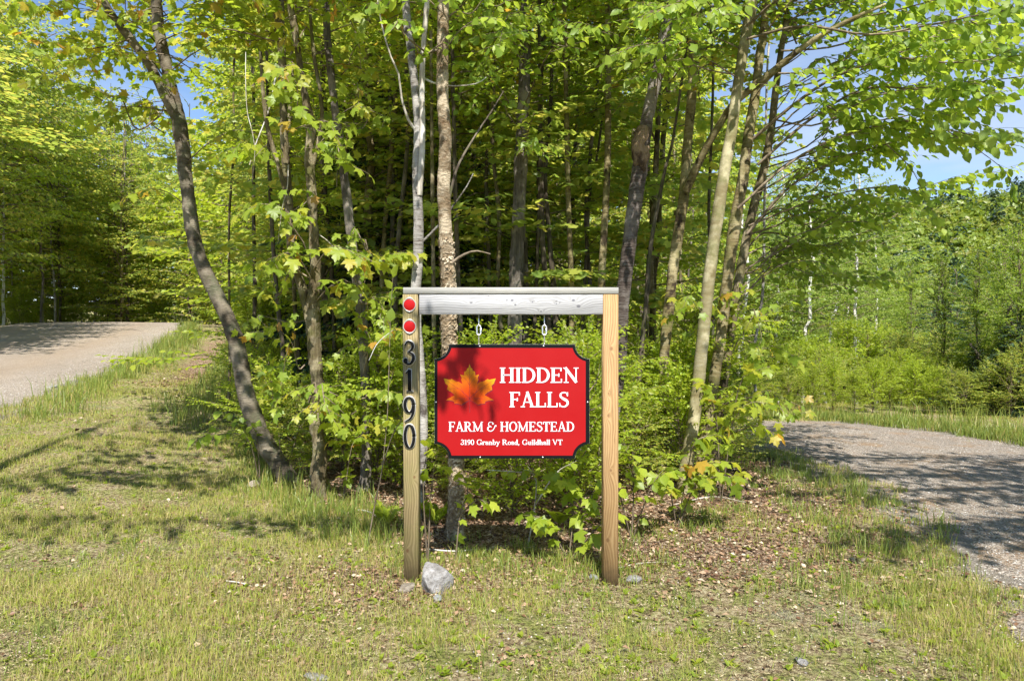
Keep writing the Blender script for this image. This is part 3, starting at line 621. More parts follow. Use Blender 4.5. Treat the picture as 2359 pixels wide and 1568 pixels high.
GLY = {
 'H': (stem(.19) + stem(.74) + [rect(.19, .74, .475, .55)], .93), 'I': (stem(.19), .38),
 'D': (stem(.19) + [nib(np.vstack([[(.19, .965)], ell(.34, .5, .42, .465, 90, -90, 24), [(.19, .035)]]))], .86),
 'E': (stem(.19) + [rect(.19, .66, .93, .995), rect(.19, .53, .475, .545), rect(.19, .70, .005, .07)] + tip(.64, .99, .76) + tip(.51, .62, .40) + tip(.67, .01, .26), .78),
 'F': (stem(.19) + [rect(.19, .66, .93, .995), rect(.19, .53, .475, .545)] + tip(.64, .99, .76) + tip(.51, .62, .40), .72),
 'L': (stem(.19) + [rect(.19, .68, .005, .07)] + tip(.65, .01, .28), .74),
 'N': ([line((.19, .02), (.19, .96), TN), line((.78, .98), (.78, .05), TN), line((.13, 1.0), (.80, .02), TK * 1.05), serif(.19, 0), serif(.78, 1, up=False), serif(.10, 1, .09, up=False)], .96),
 'A': ([line((.16, .02), (.43, 1.0), TN), line((.42, 1.02), (.75, .02), TK), rect(.24, .62, .30, .365), serif(.15, 0, .14), serif(.76, 0, .17)], .90),
 'S': ([nib(spl([(.57, .76), (.52, .92), (.35, .965), (.17, .89), (.15, .70), (.34, .545), (.54, .42), (.59, .22), (.44, .055), (.25, .035), (.12, .14), (.08, .27)], 40), w=np.interp(np.linspace(0, 1, 40), [0, .2, .5, .8, 1], [.06, .08, .19, .08, .06]))] + tip(.57, .98, .72, .045) + tip(.08, .02, .28, .045), .69),
 'R': (stem(.19) + [nib(np.vstack([[(.19, .965)], ell(.36, .735, .26, .23, 90, -90, 18), [(.19, .505)]])), line((.40, .53), (.72, .02), TK), serif(.76, 0, .13)], .88),
 'M': ([line((.19, .02), (.21, .97), TN), line((.95, .97), (.97, .02), TK), line((.16, 1), (.57, .06), TK), line((.57, .06), (.97, 1.0), TN), serif(.19, 0), serif(.97, 0), serif(.12, 1, .10, up=False), serif(1.02, 1, .10, up=False)], 1.17),
 'O': ([nib(ell(.45, .5, .35, .47, 0, 360, 36))], .90),
 'T': (stem(.38, t=False) + [rect(.04, .72, .93, .995)] + tip(.06, .99, .74) + tip(.68, .99, .74), .76),
 'V': ([line((.12, .98), (.44, .0), TK), line((.72, .98), (.43, .0), TN), serif(.11, 1, .16, up=False), serif(.73, 1, .13, up=False)], .86),
 'G': ([nib(spl([(.74, .74), (.66, .92), (.45, .965), (.20, .85), (.11, .5), (.20, .15), (.45, .035), (.66, .10), (.72, .22)], 34), w=np.interp(np.linspace(0, 1, 34), [0, .25, .5, .75, 1], [.06, .09, .18, .09, .07]))] + stem(.72, .02, .42, b=False, hw=.14) + tip(.73, .98, .68, .045), .90),
 '&': ([nib(spl([(.92, .56), (.84, .60), (.80, .42), (.62, .14), (.36, .03), (.12, .16), (.10, .36), (.28, .52), (.42, .54)], 30), w=np.interp(np.linspace(0, 1, 30), [0, .15, .5, .75, 1], [.10, .07, .09, .17, .07])), nib(spl([(.42, .54), (.25, .56), (.16, .74), (.24, .92), (.44, .97), (.62, .88), (.64, .76)], 22), w=.085), nib(spl([(.50, .45), (.30, .52)], 4), w=.07)] + dot(.62, .80, .10) + dot(.92, .58, .09), 1.0),
 ',': ([line((.11, .09), (.06, -.16), .07)] + dot(.11, .05, .10), .26),
 'r': (stem(.15, 0, XH, t=False, hw=.13) + [rect(.03, .15, XH - .06, XH), nib(spl([(.18, .40), (.26, .56), (.36, .60)], 8), w=.08)] + dot(.38, .55, .11), .48),
 'a': (stem(.38, .03, .44, b=False, t=False) + [nib(spl([(.38, .42), (.34, .57), (.22, .595), (.12, .54)], 12), w=.085), nib(ell(.22, .19, .14, .15, 0, 360, 22), w=.09), line((.40, .05), (.50, .02), .07)] + dot(.11, .50, .10), .53),
 'n': (stem(.15, 0, XH, t=False, hw=.12) + [rect(.03, .15, XH - .06, XH)] + stem(.48, 0, .45, t=False, hw=.12) + [nib(spl([(.17, .42), (.28, .57), (.40, .575), (.47, .42)], 12), w=.09)], .63),
 'b': (stem(.15, 0, 1, b=False, t=False) + [rect(.02, .15, .94, 1), nib(ell(.32, .30, .18, .27, -150, 150, 24), .16, .07)], .58),
 'y': ([line((.10, XH - .02), (.31, .04), .15), line((.52, XH - .02), (.20, -.26), .07), serif(.09, XH, .11, up=False), serif(.53, XH, .09, up=False)] + dot(.15, -.24, .11), .60),
 'o': ([nib(ell(.28, .30, .20, .275, 0, 360, 26), .15, .065)], .55),
 'd': (stem(.44, 0, 1, t=False, b=False) + [rect(.31, .44, .94, 1), rect(.44, .57, 0, .06), nib(ell(.27, .30, .18, .27, 30, 330, 24), .16, .07)], .60),
 'u': (stem(.15, .16, XH, t=False, b=False) + stem(.47, 0, XH, t=False, b=False) + [rect(.03, .15, XH - .06, XH), rect(.35, .47, XH - .06, XH), rect(.47, .60, 0, .06), nib(spl([(.15, .20), (.20, .05), (.33, .04), (.46, .18)], 12), w=.09)], .64),
 'i': (stem(.15, 0, XH, t=False, hw=.12) + [rect(.03, .15, XH - .06, XH)] + dot(.14, .85, .15), .30),
 'l': (stem(.15, 0, 1, t=False, hw=.12) + [rect(.03, .15, .94, 1)], .30),
 'h': (stem(.15, 0, 1, t=False, hw=.12) + [rect(.03, .15, .94, 1)] + stem(.48, 0, .45, t=False, hw=.12) + [nib(spl([(.17, .42), (.28, .57), (.40, .575), (.47, .42)], 12), w=.09)], .63),
 '3': ([nib(spl([(.08, .80), (.16, .93), (.30, .95), (.43, .85), (.42, .66), (.22, .52)], 20), w=np.interp(np.linspace(0, 1, 20), [0, .4, .7, 1], [.08, .09, .15, .06])), nib(spl([(.22, .52), (.42, .45), (.48, .26), (.36, .07), (.18, .04), (.06, .14)], 20), w=np.interp(np.linspace(0, 1, 20), [0, .4, .7, 1], [.06, .17, .10, .08]))] + dot(.09, .17, .12), .54),
 '1': (stem(.26, 0, .97, t=False, hw=.16) + [line((.08, .80), (.26, .97), .075)], .50),
 '9': ([nib(ell(.28, .66, .19, .29, 0, 360, 28), .15, .07), nib(spl([(.48, .66), (.46, .40), (.34, .14), (.10, .01)], 16), w=np.interp(np.linspace(0, 1, 16), [0, .4, 1], [.14, .13, .05]))], .55),
 '0': ([nib(ell(.29, .49, .205, .47, 0, 360, 32), .15, .06)], .58),
 ' ': ([], .36),
}
def text_geo(text, x0, x1, zb, h, fwd, back=None, grow=0.0, slim=None):
    """flat lettering filling x0..x1 with its baseline at zb and cap height h; -Y faces the reader. Strokes sit 0.02 mm over each other"""
    adv = 0; items = []
    for c in text:
        g, a = GLY[c]; items.append((g, adv)); adv += a
    allx = np.concatenate([np.vstack(s)[:, 0] + ad for g, ad in items for s in g]); lo, hi = allx.min(), allx.max(); sx = (x1 - x0) / (hi - lo)
    G = Geo(); e = 0
    for g, ad in items:
        for j, (a, b) in enumerate(g):
            a = a.copy(); b = b.copy(); n = len(a)
            if slim:
                mid = (a + b) / 2; w_ = np.linalg.norm(a - b, axis=1, keepdims=True); f_ = (slim[0] + slim[1] * w_) / (w_ + 1e-9); f_ = np.where(w_ < .26, f_, 1.0); a = mid + (a - mid) * f_; b = mid + (b - mid) * f_
            if grow:
                d = nrm(a - b) * grow; a = a + d; b = b - d
                tt = nrm(a[-1:] - a[-2:-1] + b[-1:] - b[-2:-1]) * grow; a[-1] += tt[0]; b[-1] += tt[0]; a[0] -= tt[0] * 0; 
            y = fwd - 0.00003 * (j % 6)
            f = lambda p: np.stack([x0 + (p[:, 0] + ad - lo) * sx, np.full(n, y), zb + p[:, 1] * h], 1)
            A, B = f(a), f(b)
            if back is None:
                V = np.vstack([A, B]); Q = [(i, i + 1, n + i + 1, n + i) for i in range(n - 1)]
                G.add(V, None, Q)
            else:
                A2, B2 = A.copy(), B.copy(); A2[:, 1] = back; B2[:, 1] = back
                V = np.vstack([A, B, A2, B2]); Q = []
                for i in range(n - 1): Q += [(i, i + 1, n + i + 1, n + i), (i, 2 * n + i, 2 * n + i + 1, i + 1), (n + i, n + i + 1, 3 * n + i + 1, 3 * n + i)]
                Q += [(0, n, 3 * n, 2 * n), (n - 1, 3 * n - 1, 4 * n - 1, 2 * n - 1)]
                G.add(V, None, Q)
    return G
# raised house numbers on the left post
zz = lambda py: EYE - (py - 784) / 393.25
TKs = TK
for ch_, y0, y1, xa, xb in (('3', 783, 841, -.043, .030), ('1', 848, 903, -.030, .016), ('9', 911, 971, -.043, .030), ('0', 975, 1032, -.043, .031)):
    h = (y1 - y0) / 393.25; zb = zz(y1)
    G = text_geo(ch_, xa, xb, zb, h, -.006, 0.0, grow=.02)
    o = mesh_obj('house_number', G.mesh('num', M['silver'], smooth=False), pl); o['label'] = 'black raised numeral %s with silver edge' % ch_
    G = text_geo(ch_, xa + .0014, xb - .0014, zb + .0016, h - .0032, -.0095, -.006, grow=-.008)
    mesh_obj('face', G.mesh('numface', M['black'], smooth=False), o)
# reflectors: red disc in a pointed silver plate
for yy_ in (702, 752):
    zc = zz(yy_); G = Geo(); n = 48; a = np.linspace(0, 2 * np.pi, n, endpoint=False)
    r = .0395 + .0065 * np.maximum(0, np.abs(np.sin(a)) - .80) / .2
    ring = lambda rad, y: np.stack([rad * np.cos(a), np.full(n, y), rad * np.sin(a)], 1)
    V = np.vstack([ring(r, 0.0), ring(r, -.004), ring(np.full(n, .0335), -.004), ring(np.full(n, .0335), -.001)])
    Q = [(k_ * n + i, k_ * n + (i + 1) % n, (k_ + 1) * n + (i + 1) % n, (k_ + 1) * n + i) for k_ in range(3) for i in range(n)]
    G.add(V, None, Q); rim = mesh_obj('reflector', G.mesh('rim', M['silver'], smooth=False), pl, (-.004, -.0005, zc))
    G = Geo(); V = np.vstack([ring(np.full(n, .0333), -.003), ring(np.full(n, .028), -.0052), [(0, -.0058, 0)]])
    G.add(V, [(n + i, 2 * n, n + (i + 1) % n) for i in range(n)], [(i, n + i, n + (i + 1) % n, (i + 1) % n) for i in range(n)])
    mesh_obj('lens', G.mesh('lens', M['reflector'], smooth=True), rim)
    for sgn in (1, -1):
        G = Geo(); nn_ = 8; aa = np.linspace(0, 2 * np.pi, nn_, endpoint=False)
        V = np.vstack([np.stack([.0022 * np.cos(aa), np.full(nn_, -.004), .0022 * np.sin(aa)], 1), [(0, -.0062, 0)]]); G.add(V, [(i, nn_, (i + 1) % nn_) for i in range(nn_)])
        mesh_obj('nail', G.mesh('nail', M['metal']), rim, (0, 0, sgn * .0415))

# ------------------------------------------------------------------ the hanging sign board
KZ = .000476
BX = lambda X: (X - 1007.5) * KZ
BZ = lambda Y: (1468 - Y) * KZ
sign = empty('hanging_sign', (0, 4.028, .7245), 'red hanging sign board reading Hidden Falls with an orange maple leaf and black border', 'sign')
def scallop(l, r_, t, b, rad, n=12):
    pts = []
    for cx, cy, a0 in ((l0, t0, 0), (r0_, t0, 1), (r0_, b0, 2), (l0, b0, 3)):
        dx = (cx == l0 and l - l0) or (cx == r0_ and r_ - r0_) or 0; dy = (cy == t0 and t - t0) or (cy == b0 and b - b0) or 0
        m = math.asin(min(1, abs(dx) / rad)); m2 = math.asin(min(1, abs(dy) / rad))
        sx_, sy_ = (1 if cx == l0 else -1), (1 if cy == t0 else -1)
        ang = np.linspace(m2, math.pi / 2 - m, n)
        p = [(cx + sx_ * rad * math.cos(a), cy + sy_ * rad * math.sin(a)) for a in ang]   # from horizontal side to vertical side
        if a0 in (0, 2): p = p[::-1]
        pts += p
    return pts
l0, r0_, t0, b0 = 47, 1968, 55, 1468
outer = scallop(l0, r0_, t0, b0, 180); inner = scallop(85, 1920, 100, 1430, 214)
def plate(pts, y0, y1, mat, name):
    V2 = [(BX(a), BZ(b)) for a, b in pts]; n = len(V2)
    tr = tessellate_polygon([[Vector((a, b, 0)) for a, b in V2]])
    G = Geo(); G.add([(a, y0, b) for a, b in V2], [tuple(t) for t in tr])
    if y1 is not None:
        G.add([(a, y1, b) for a, b in V2], [tuple(t)[::-1] for t in tr])
        G.add([(a, y, b) for y in (y0, y1) for a, b in V2], None, [(i, (i + 1) % n, n + (i + 1) % n, n + i) for i in range(n)])
    return G.mesh(name, mat, smooth=False)
k = NT('sign_edge'); k.bsdf((.70, .71, .70), 0.45); M['edge'] = k.m
k = NT('sign_black'); k.bsdf((.005, .006, .007), 0.6, None, 0.1); M['sblack'] = k.m
k = NT('sign_red'); n_ = k.noise(k.coord('Object'), 3, 3); k.bsdf(k.mix(n_, (.29, .004, .006), (.34, .006, .007)), k.ramp(k.noise(k.coord('Object'), 6, 5), [(.3, .42), (.7, .62)]), None, 0.18); M['sred'] = k.m
k = NT('sign_white'); k.bsdf((.74, .75, .78), 0.45); M['white'] = k.m
k = NT('sign_print_dark'); k.bsdf((.20, .015, .02), 0.45); M['pdark'] = k.m
panel = mesh_obj('panel', plate(outer, 0, .019, M['edge'], 'panel'), sign)
op = [(1007.5 + (a - 1007.5) * .9992, 761 + (b - 761) * .9990) for a, b in outer]
mesh_obj('border', plate(op, -.0015, .0, M['sblack'], 'border'), sign)
face = mesh_obj('red_face', plate(inner, -.0030, -.0015, M['sred'], 'face'), sign)
for txt, xa, xb, yb, yt in (('HIDDEN', 857, 1832, 530, 342), ('FALLS', 975, 1712, 832, 643), ('FARM & HOMESTEAD', 222, 1778, 1132, 1012), ('3190 Granby Road, Guildhall VT', 370, 1632, 1297, 1232)):
    h = (yb - yt) * KZ
    G = text_geo(txt, BX(xa + 6), BX(xb + 6), BZ(yb + 7), h, -.0034, slim=(.01, .86) if h > .05 else (.05, .40))
    o1 = mesh_obj('lettering_shadow', G.mesh('sh', M['pdark'], smooth=False), face)
    G = text_geo(txt, BX(xa), BX(xb), BZ(yb), h, -.0040, slim=(.006, .86) if h > .08 else ((.014, .74) if h > .05 else (.052, .40)))
    o1 = mesh_obj('lettering', G.mesh('txt', M['white'], smooth=False), face); o1['label'] = 'white serif lettering ' + txt.title()
# maple leaf emblem
hp = [(483, 298), (497, 348), (515, 352), (520, 380), (548, 392), (552, 438), (600, 428), (582, 470), (590, 490), (572, 545), (622, 515), (642, 519), (705, 482), (724, 492), (805, 476), (783, 540), (752, 565), (763, 615), (702, 650), (668, 682), (780, 743), (700, 752), (672, 765), (675, 785), (612, 790), (590, 802), (540, 772), (500, 745)]
lp = hp + [(966 - a, b) for a, b in hp[:0:-1]]
k = NT('emblem'); v_ = k.coord('Object', (1, 1, 1)); sx_ = k.n('ShaderNodeSeparateXYZ'); k.l(v_, sx_.inputs[0])
ex = k.math('SUBTRACT', sx_.outputs['X'], BX(483)); ez = k.math('SUBTRACT', sx_.outputs['Z'], BZ(740))
d_ = k.math('SQRT', k.math('ADD', k.math('MULTIPLY', ex, ex), k.math('MULTIPLY', ez, ez)))
k.bsdf(k.ramp(k.math('MULTIPLY', d_, 1 / .19), [(0.0, (.36, .014, .003)), (0.35, (.48, .05, .003)), (0.7, (.56, .14, .005)), (1.0, (.62, .30, .012))]), 0.5, None, .15); emb = k.m
mesh_obj('maple_emblem_shadow', plate([(a + 8, b + 12) for a, b in lp], -.0033, None, M['pdark'], 'lshadow'), face)
em = mesh_obj('maple_emblem', plate(lp, -.0037, None, emb, 'leaf'), face)
G = Geo()
def vein(pts, w):
    p = np.array([(BX(a), BZ(b)) for a, b in pts]); w = np.linspace(w, w * .25, len(p)) * KZ
    t = nrm(np.gradient(p, axis=0)); nn = np.stack([-t[:, 1], t[:, 0]], 1) * w[:, None] / 2
    a, b = p + nn, p - nn; n = len(p)
    V = [(x, -.0040, z) for x, z in np.vstack([a, b])]; G.add(V, None, [(i, i + 1, n + i + 1, n + i) for i in range(n - 1)])
vein([(484, 900), (483, 740), (483, 330)], 9)
for s in (1, -1):
    m_ = lambda pts: [(483 + s * (a - 483), b) for a, b in pts]
    vein(m_([(483, 725), (600, 615), (770, 505)]), 7); vein(m_([(483, 728), (600, 722), (740, 745)]), 6); vein(m_([(483, 560), (520, 500), (575, 450)]), 4)
    vein(m_([(560, 650), (590, 575), (640, 540)]), 4); vein(m_([(620, 603), (690, 600), (740, 610)]), 4); vein(m_([(483, 480), (505, 440), (530, 405)]), 3); vein(m_([(560, 722), (610, 760), (640, 775)]), 3)
mesh_obj('vein', G.mesh('veins', M['pdark'], smooth=False), em)
for X, Y in ((608, 78), (1397, 74), (66, 770), (1944, 770), (612, 1452), (1388, 1452)):
    G = Geo(); n = 12; a = np.linspace(0, 2 * np.pi, n, endpoint=False); r = .0052
    V = np.vstack([np.stack([r * np.cos(a), np.full(n, -.0015), r * np.sin(a)], 1), np.stack([r * .7 * np.cos(a), np.full(n, -.0045), r * .7 * np.sin(a)], 1), [(0, -.0052, 0)]])
    G.add(V, [(n + i, 2 * n, n + (i + 1) % n) for i in range(n)], [(i, n + i, n + (i + 1) % n, (i + 1) % n) for i in range(n)])
    mesh_obj('screw', G.mesh('screw', M['metal']), sign, (BX(X), 0, BZ(Y)))
for px_ in (1103, 1254):
    xl = (px_ - 1179.5) / 393.25 * 1.01
    a = np.linspace(0, 2 * np.pi, 25); hz = zz(760) - .7245
    G = Geo(); pth = np.stack([.0115 * np.cos(a), .002 * np.sin(a), np.where(np.sin(a) > 0, .017, -.017) + .0115 * np.sin(a)], 1); G.tube(pth, np.full(25, .0042), 8)
    G.tube([(.0115, 0, -.012), (.0115, 0, .012)], [.0058, .0058], 6)
    lk = mesh_obj('quick_link', G.mesh('link', M['metal']), sign, (xl, .009, hz))
    G = Geo(); b_ = np.linspace(-np.pi / 2, 1.5 * np.pi, 17); pth = np.stack([0 * b_, .009 * np.cos(b_), .009 * np.sin(b_)], 1); G.tube(pth, np.full(17, .003), 6)
    zt = 0.6705 - hz; G.tube([(0, 0, -.009), (0, 0, zt + .031 - .0)], [.0036, .0036], 6)
    mesh_obj('eye_bolt', G.mesh('eye', M['metal']), lk, (0, 0, -.031))
    G = Geo(); pth = np.stack([0 * b_, .008 * np.cos(b_), .008 * np.sin(b_)], 1); G.tube(pth, np.full(17, .0026), 6); top = 1.5735 - .7245 - hz - .03
    G.tube([(0, 0, .008), (0, 0, top)], [.0028, .0028], 6)
    mesh_obj('hook', G.mesh('hook', M['metal']), lk, (0, 0, .031))

# ------------------------------------------------------------------ trees whose trunks can be told apart
def trunk_path(pts, D, Dtop=None, ztop=10.5, lean=None):
    """pts: (px, py, width px) from the ground up, at depth D; goes on above the picture"""
    D1 = Dtop or D; n = len(pts)
    ys = np.array([p[1] for p in pts], float); t = (ys[0] - ys) / (ys[0] - ys[-1] + 1e-6)
    Pp = np.array([P(p[0], p[1], D + (D1 - D) * tt) for p, tt in zip(pts, t)]); r = np.array([p[2] for p in pts], float) / F * D / 2 * .88
    g = float(full_h(Pp[0, 0], Pp[0, 1]))
    # bring the foot down to the ground and a little below
    d = Pp[0] - Pp[1]; d = d / np.linalg.norm(d)
    if Pp[0, 2] > g + .03:
        k_ = (Pp[0, 2] - g); foot = np.array([Pp[0, 0] + d[0] * k_ * .5, Pp[0, 1], g]); Pp = np.vstack([foot, Pp]); r = np.concatenate([[r[0] * 1.08], r])
    Pp = np.vstack([Pp[0] + np.array([0, 0, -.25]), Pp]); r = np.concatenate([[r[0] * 1.2], r]); r[1] *= 1.05
    if ztop and Pp[-1, 2] < ztop:
        d = Pp[-1] - Pp[-2]; d = d / np.linalg.norm(d); d[0] *= .6
        k_ = ztop - Pp[-1, 2]; mid_ = Pp[-1] + d / d[2] * k_ * .5; top = mid_ + np.array([d[0] * .5, d[1], d[2]]) / d[2] * k_ * .5
        Pp = np.vstack([Pp, mid_, top]); r = np.concatenate([r, [r[-1] * .7, r[-1] * .3]])
    return Pp, r
def dense(Pp, r, step):
    Ls = np.linalg.norm(np.diff(Pp, axis=0), axis=1).sum(); n = max(8, int(Ls / step))
    A = resample(np.column_stack([Pp, r]), n); A[:, 3] = np.maximum(A[:, 3], .002); return A[:, :3], A[:, 3]

BK = dict(smooth='grey-brown', mossy='mossy ridged', grey='furrowed grey', peeling='peeling tan', birchgrey='pale lined', cherry='dark banded', gold='golden brown blotched', pale='pale yellow-green', white='white', dark='dark')
def big_tree(name, D, pts, bk, label, limbs=(), crowns=(), group=None, sides=14, step=.07, rough=.07, ztop=10.5, Dtop=None, cat='tree', origin=None):
    rng = np.random.default_rng(abs(int(pts[0][0] * 7 + D * 31)))
    Pp, r = trunk_path(pts, D, Dtop, ztop); base = Pp[1].copy(); base[2] = float(full_h(base[0], base[1]))
    root = empty(name, base, label, cat, group)
    A, rr = dense(Pp - base, r, step)
    V, q, t = tube_geo(A, rr, sides, rng, rough)
    tr = mesh_obj('trunk', np_mesh('trunk', V, t, M['bark_' + bk], smooth=True, quads=q), root)
    for lb in limbs:                       # (points px,py,w ; depth at start, depth at end)
        lp_, d0, d1, lk = lb; tt = np.linspace(0, 1, len(lp_))
        Q = np.array([P(a, b, d0 + (d1 - d0) * u) for (a, b, _), u in zip(lp_, tt)]) - base; lr = np.array([c for _, _, c in lp_], float) / F * D / 2
        B, br = dense(Q, lr, step); V, q, t = tube_geo(B, br, max(6, sides - 6), rng, rough * .8)
        mesh_obj('limb', np_mesh('limb', V, t, M['bark_' + bk] if lk is None else M[lk], smooth=True, quads=q), root)
    for cw in crowns:                      # (crown key, height above foot of crown start, scale xy, scale z, turn)
        key, z0, s, sz, rz = cw; sz = sz * .6; s = s * .9
        zz_ = z0; i = np.argmin(np.abs(A[:, 2] - (z0 + 1.5))); cx, cyy = A[i, 0], A[i, 1]
        ml_, mt_ = get_crown(key)
        for nm, mm in (('crown', ml_), ('twigs', mt_)):
            o = mesh_obj(nm, mm, root, (cx, cyy, zz_)); o.scale = (s, s, sz); o.rotation_euler = (0, 0, rz)
            if nm == 'crown': o['kind'] = 'stuff'
            else: o['kind'] = 'stuff'
    return root, A, rr

HI = 3.3
T = {}
T['curve'] = big_tree('maple_tree', 6.7, [(668, 1118, 56), (640, 1065, 50), (610, 1020, 47), (575, 935, 44), (556, 850, 42), (540, 775, 40), (505, 690, 38), (468, 615, 36), (446, 545, 36), (436, 470, 34), (426, 390, 34), (416, 300, 38), (404, 240, 30), (385, 160, 28), (368, 80, 28), (360, 0, 27)], 'smooth',
    'grey-brown trunk bending in an S, forked high up, at the woods edge',
    limbs=[([(412, 285, 24), (378, 215, 22), (345, 150, 20), (300, 90, 18), (262, 40, 16), (232, -10, 15), (190, -90, 12), (140, -200, 7)], 6.7, 6.3, None)], crowns=[(('maple', 0), 4.1, 1.0, .8, .3)], sides=18, step=.05)
T['pair'] = big_tree('maple_tree', 6.0, [(735, 1160, 34), (733, 1100, 40), (736, 1030, 34), (728, 970, 32), (733, 900, 33), (728, 840, 35), (722, 760, 38), (722, 690, 33), (727, 620, 27), (722, 520, 25), (716, 430, 24), (712, 350, 23), (716, 290, 24), (700, 210, 18), (688, 130, 17), (676, 40, 16), (668, 0, 16)], 'mossy',
    'mossy scarred maple trunk splitting into rough stems, just past the S-bent trunk',
    limbs=[([(712, 740, 20), (698, 670, 20), (680, 610, 19), (668, 540, 20), (664, 470, 21), (660, 400, 20), (655, 300, 19), (652, 200, 19), (648, 100, 19), (645, 0, 18), (640, -100, 12)], 6.0, 6.2, None), ([(668, 470, 12), (640, 380, 11), (618, 300, 10), (606, 210, 8), (600, 120, 7)], 6.0, 5.8, None), ([(722, 380, 9), (742, 260, 9), (722, 120, 8), (712, 0, 7)], 6.0, 6.0, None)],
    crowns=[(('maple', 1), 3.9, .9, .9, 1.3)], sides=16, step=.045, rough=.11)
T['shade'] = big_tree('hardwood_tree', 6.35, [(836, 1150, 44), (842, 1100, 30), (846, 1010, 27), (843, 900, 26), (838, 800, 26), (832, 720, 27), (818, 620, 25), (806, 520, 24), (797, 440, 23), (783, 330, 22), (768, 220, 20), (757, 110, 20), (750, 0, 19)], 'grey',
    'slender furrowed grey trunk leaning left, between the mossy maple and the number post', crowns=[(('maple', 0), 3.9, .85, 1.0, 2.6)], sides=14)
T['birch'] = big_tree('birch_tree', 5.3, [(962, 1245, 24), (968, 1150, 22), (974, 1060, 21), (976, 960, 22), (970, 860, 22), (962, 760, 23), (957, 680, 27), (963, 600, 27), (964, 500, 25), (960, 400, 24), (963, 300, 21), (957, 215, 22), (947, 120, 22), (938, 40, 21), (934, 0, 21)], 'birchgrey',
    'thin pale scaly trunk rising straight from behind the number post',
    limbs=[([(966, 450, 13), (973, 330, 13), (972, 200, 13), (976, 100, 12), (984, 0, 12), (992, -100, 9)], 5.28, 5.2, 'deadwood'), ([(958, 300, 7), (940, 275, 6), (925, 225, 5), (918, 170, 4), (900, 130, 4), (880, 60, 3), (870, 0, 2)], 5.3, 5.0, 'deadwood'), ([(975, 180, 5), (1010, 195, 4), (1060, 198, 3), (1100, 192, 2), (1120, 178, 1.5)], 5.28, 5.2, 'deadwood'), ([(970, 560, 6), (1010, 520, 5), (1040, 480, 4), (1075, 430, 3), (1090, 400, 2)], 5.3, 5.1, None)], crowns=[(('oval', 0), 4.0, .8, .9, .9)], sides=12)
T['peel'] = big_tree('yellow_birch_tree', 4.95, [(1047, 1235, 50), (1050, 1170, 42), (1052, 1080, 42), (1047, 980, 40), (1040, 880, 38), (1034, 780, 40), (1033, 700, 38), (1031, 620, 37), (1026, 520, 35), (1022, 430, 34), (1026, 330, 32), (1020, 230, 31), (1019, 120, 30), (1022, 0, 29)], 'peeling',
    'stout tan trunk with curling peeling bark standing behind the hanging sign',
    limbs=[([(1036, 610, 8), (1062, 590, 6), (1095, 578, 4), (1130, 585, 2)], 4.93, 4.85, 'twig'), ([(1030, 480, 7), (1052, 390, 6), (1090, 320, 5), (1130, 260, 4), (1160, 210, 2)], 4.95, 5.3, 'bark_dark')],
    crowns=[(('oval', 1), 3.9, .9, 1.0, 0.2)], sides=20, step=.045, rough=.06)
T['shag'] = big_tree('hardwood_tree', 7.6, [(1192, 1080, 42), (1189, 950, 38), (1186, 830, 37), (1187, 720, 36), (1190, 620, 37), (1194, 500, 34), (1199, 380, 34), (1204, 270, 31), (1208, 150, 30), (1212, 0, 28)], 'grey',
    'shaggy grey-brown trunk rising above the middle of the crossbeam', crowns=[(('oval', 0), 4.6, 1.0, 1.0, 4.0)], sides=16, rough=.11)
T['burl'] = big_tree('cherry_tree', 6.1, [(1392, 1165, 38), (1402, 1040, 36), (1416, 930, 35), (1428, 820, 36), (1432, 720, 36), (1440, 640, 36), (1450, 560, 37), (1462, 470, 38), (1474, 390, 40), (1484, 320, 34), (1496, 250, 32), (1512, 180, 31), (1526, 110, 30), (1540, 40, 30), (1552, -30, 28)], 'cherry',
    'dark banded cherry trunk leaning right with a rough burl, behind the plain post', crowns=[(('oval', 1), 4.3, 1.0, 1.0, 2.0)], sides=18, step=.05, rough=.045)
T['gold'] = big_tree('birch_tree', 6.9, [(1520, 1130, 32), (1528, 1020, 30), (1532, 920, 27), (1530, 830, 27), (1540, 720, 28), (1552, 610, 27), (1565, 520, 27), (1578, 430, 28), (1584, 330, 24), (1594, 220, 23), (1596, 110, 22), (1604, 0, 22)], 'gold',
    'golden brown blotched birch trunk, first of the clump to the right of the plain post',
    limbs=[([(1580, 440, 18), (1612, 370, 18), (1650, 300, 17), (1695, 235, 16), (1750, 190, 14), (1810, 140, 13), (1870, 95, 10), (1950, 50, 8), (2040, 10, 5)], 6.8, 5.6, None)], crowns=[(('oval', 0), 4.6, 1.0, 1.0, 5.1)], sides=14)
T['pale'] = big_tree('birch_tree', 6.3, [(1580, 1085, 36), (1596, 980, 33), (1608, 890, 32), (1618, 790, 32), (1628, 690, 32), (1640, 590, 31), (1654, 490, 31), (1668, 400, 30), (1684, 310, 29), (1696, 220, 27), (1712, 120, 27), (1726, 40, 27), (1734, -20, 26)], 'pale',
    'smooth pale yellow-green birch trunk leaning right in the middle of the clump', crowns=[(('oval', 1), 4.2, 1.0, 1.0, 3.1)], sides=16, rough=.03)
T['r1'] = big_tree('birch_tree', 6.6, [(1612, 1090, 32), (1628, 980, 30), (1644, 880, 28), (1660, 780, 28), (1672, 680, 29), (1684, 580, 30), (1696, 500, 30), (1710, 420, 28), (1722, 330, 27), (1738, 230, 24), (1752, 120, 22), (1765, 0, 20)], 'gold',
    'dark blotched trunk right of the pale birch, crossed by leafy branches', crowns=[(('oval', 0), 4.6, .9, 1.0, 1.0)], sides=14)
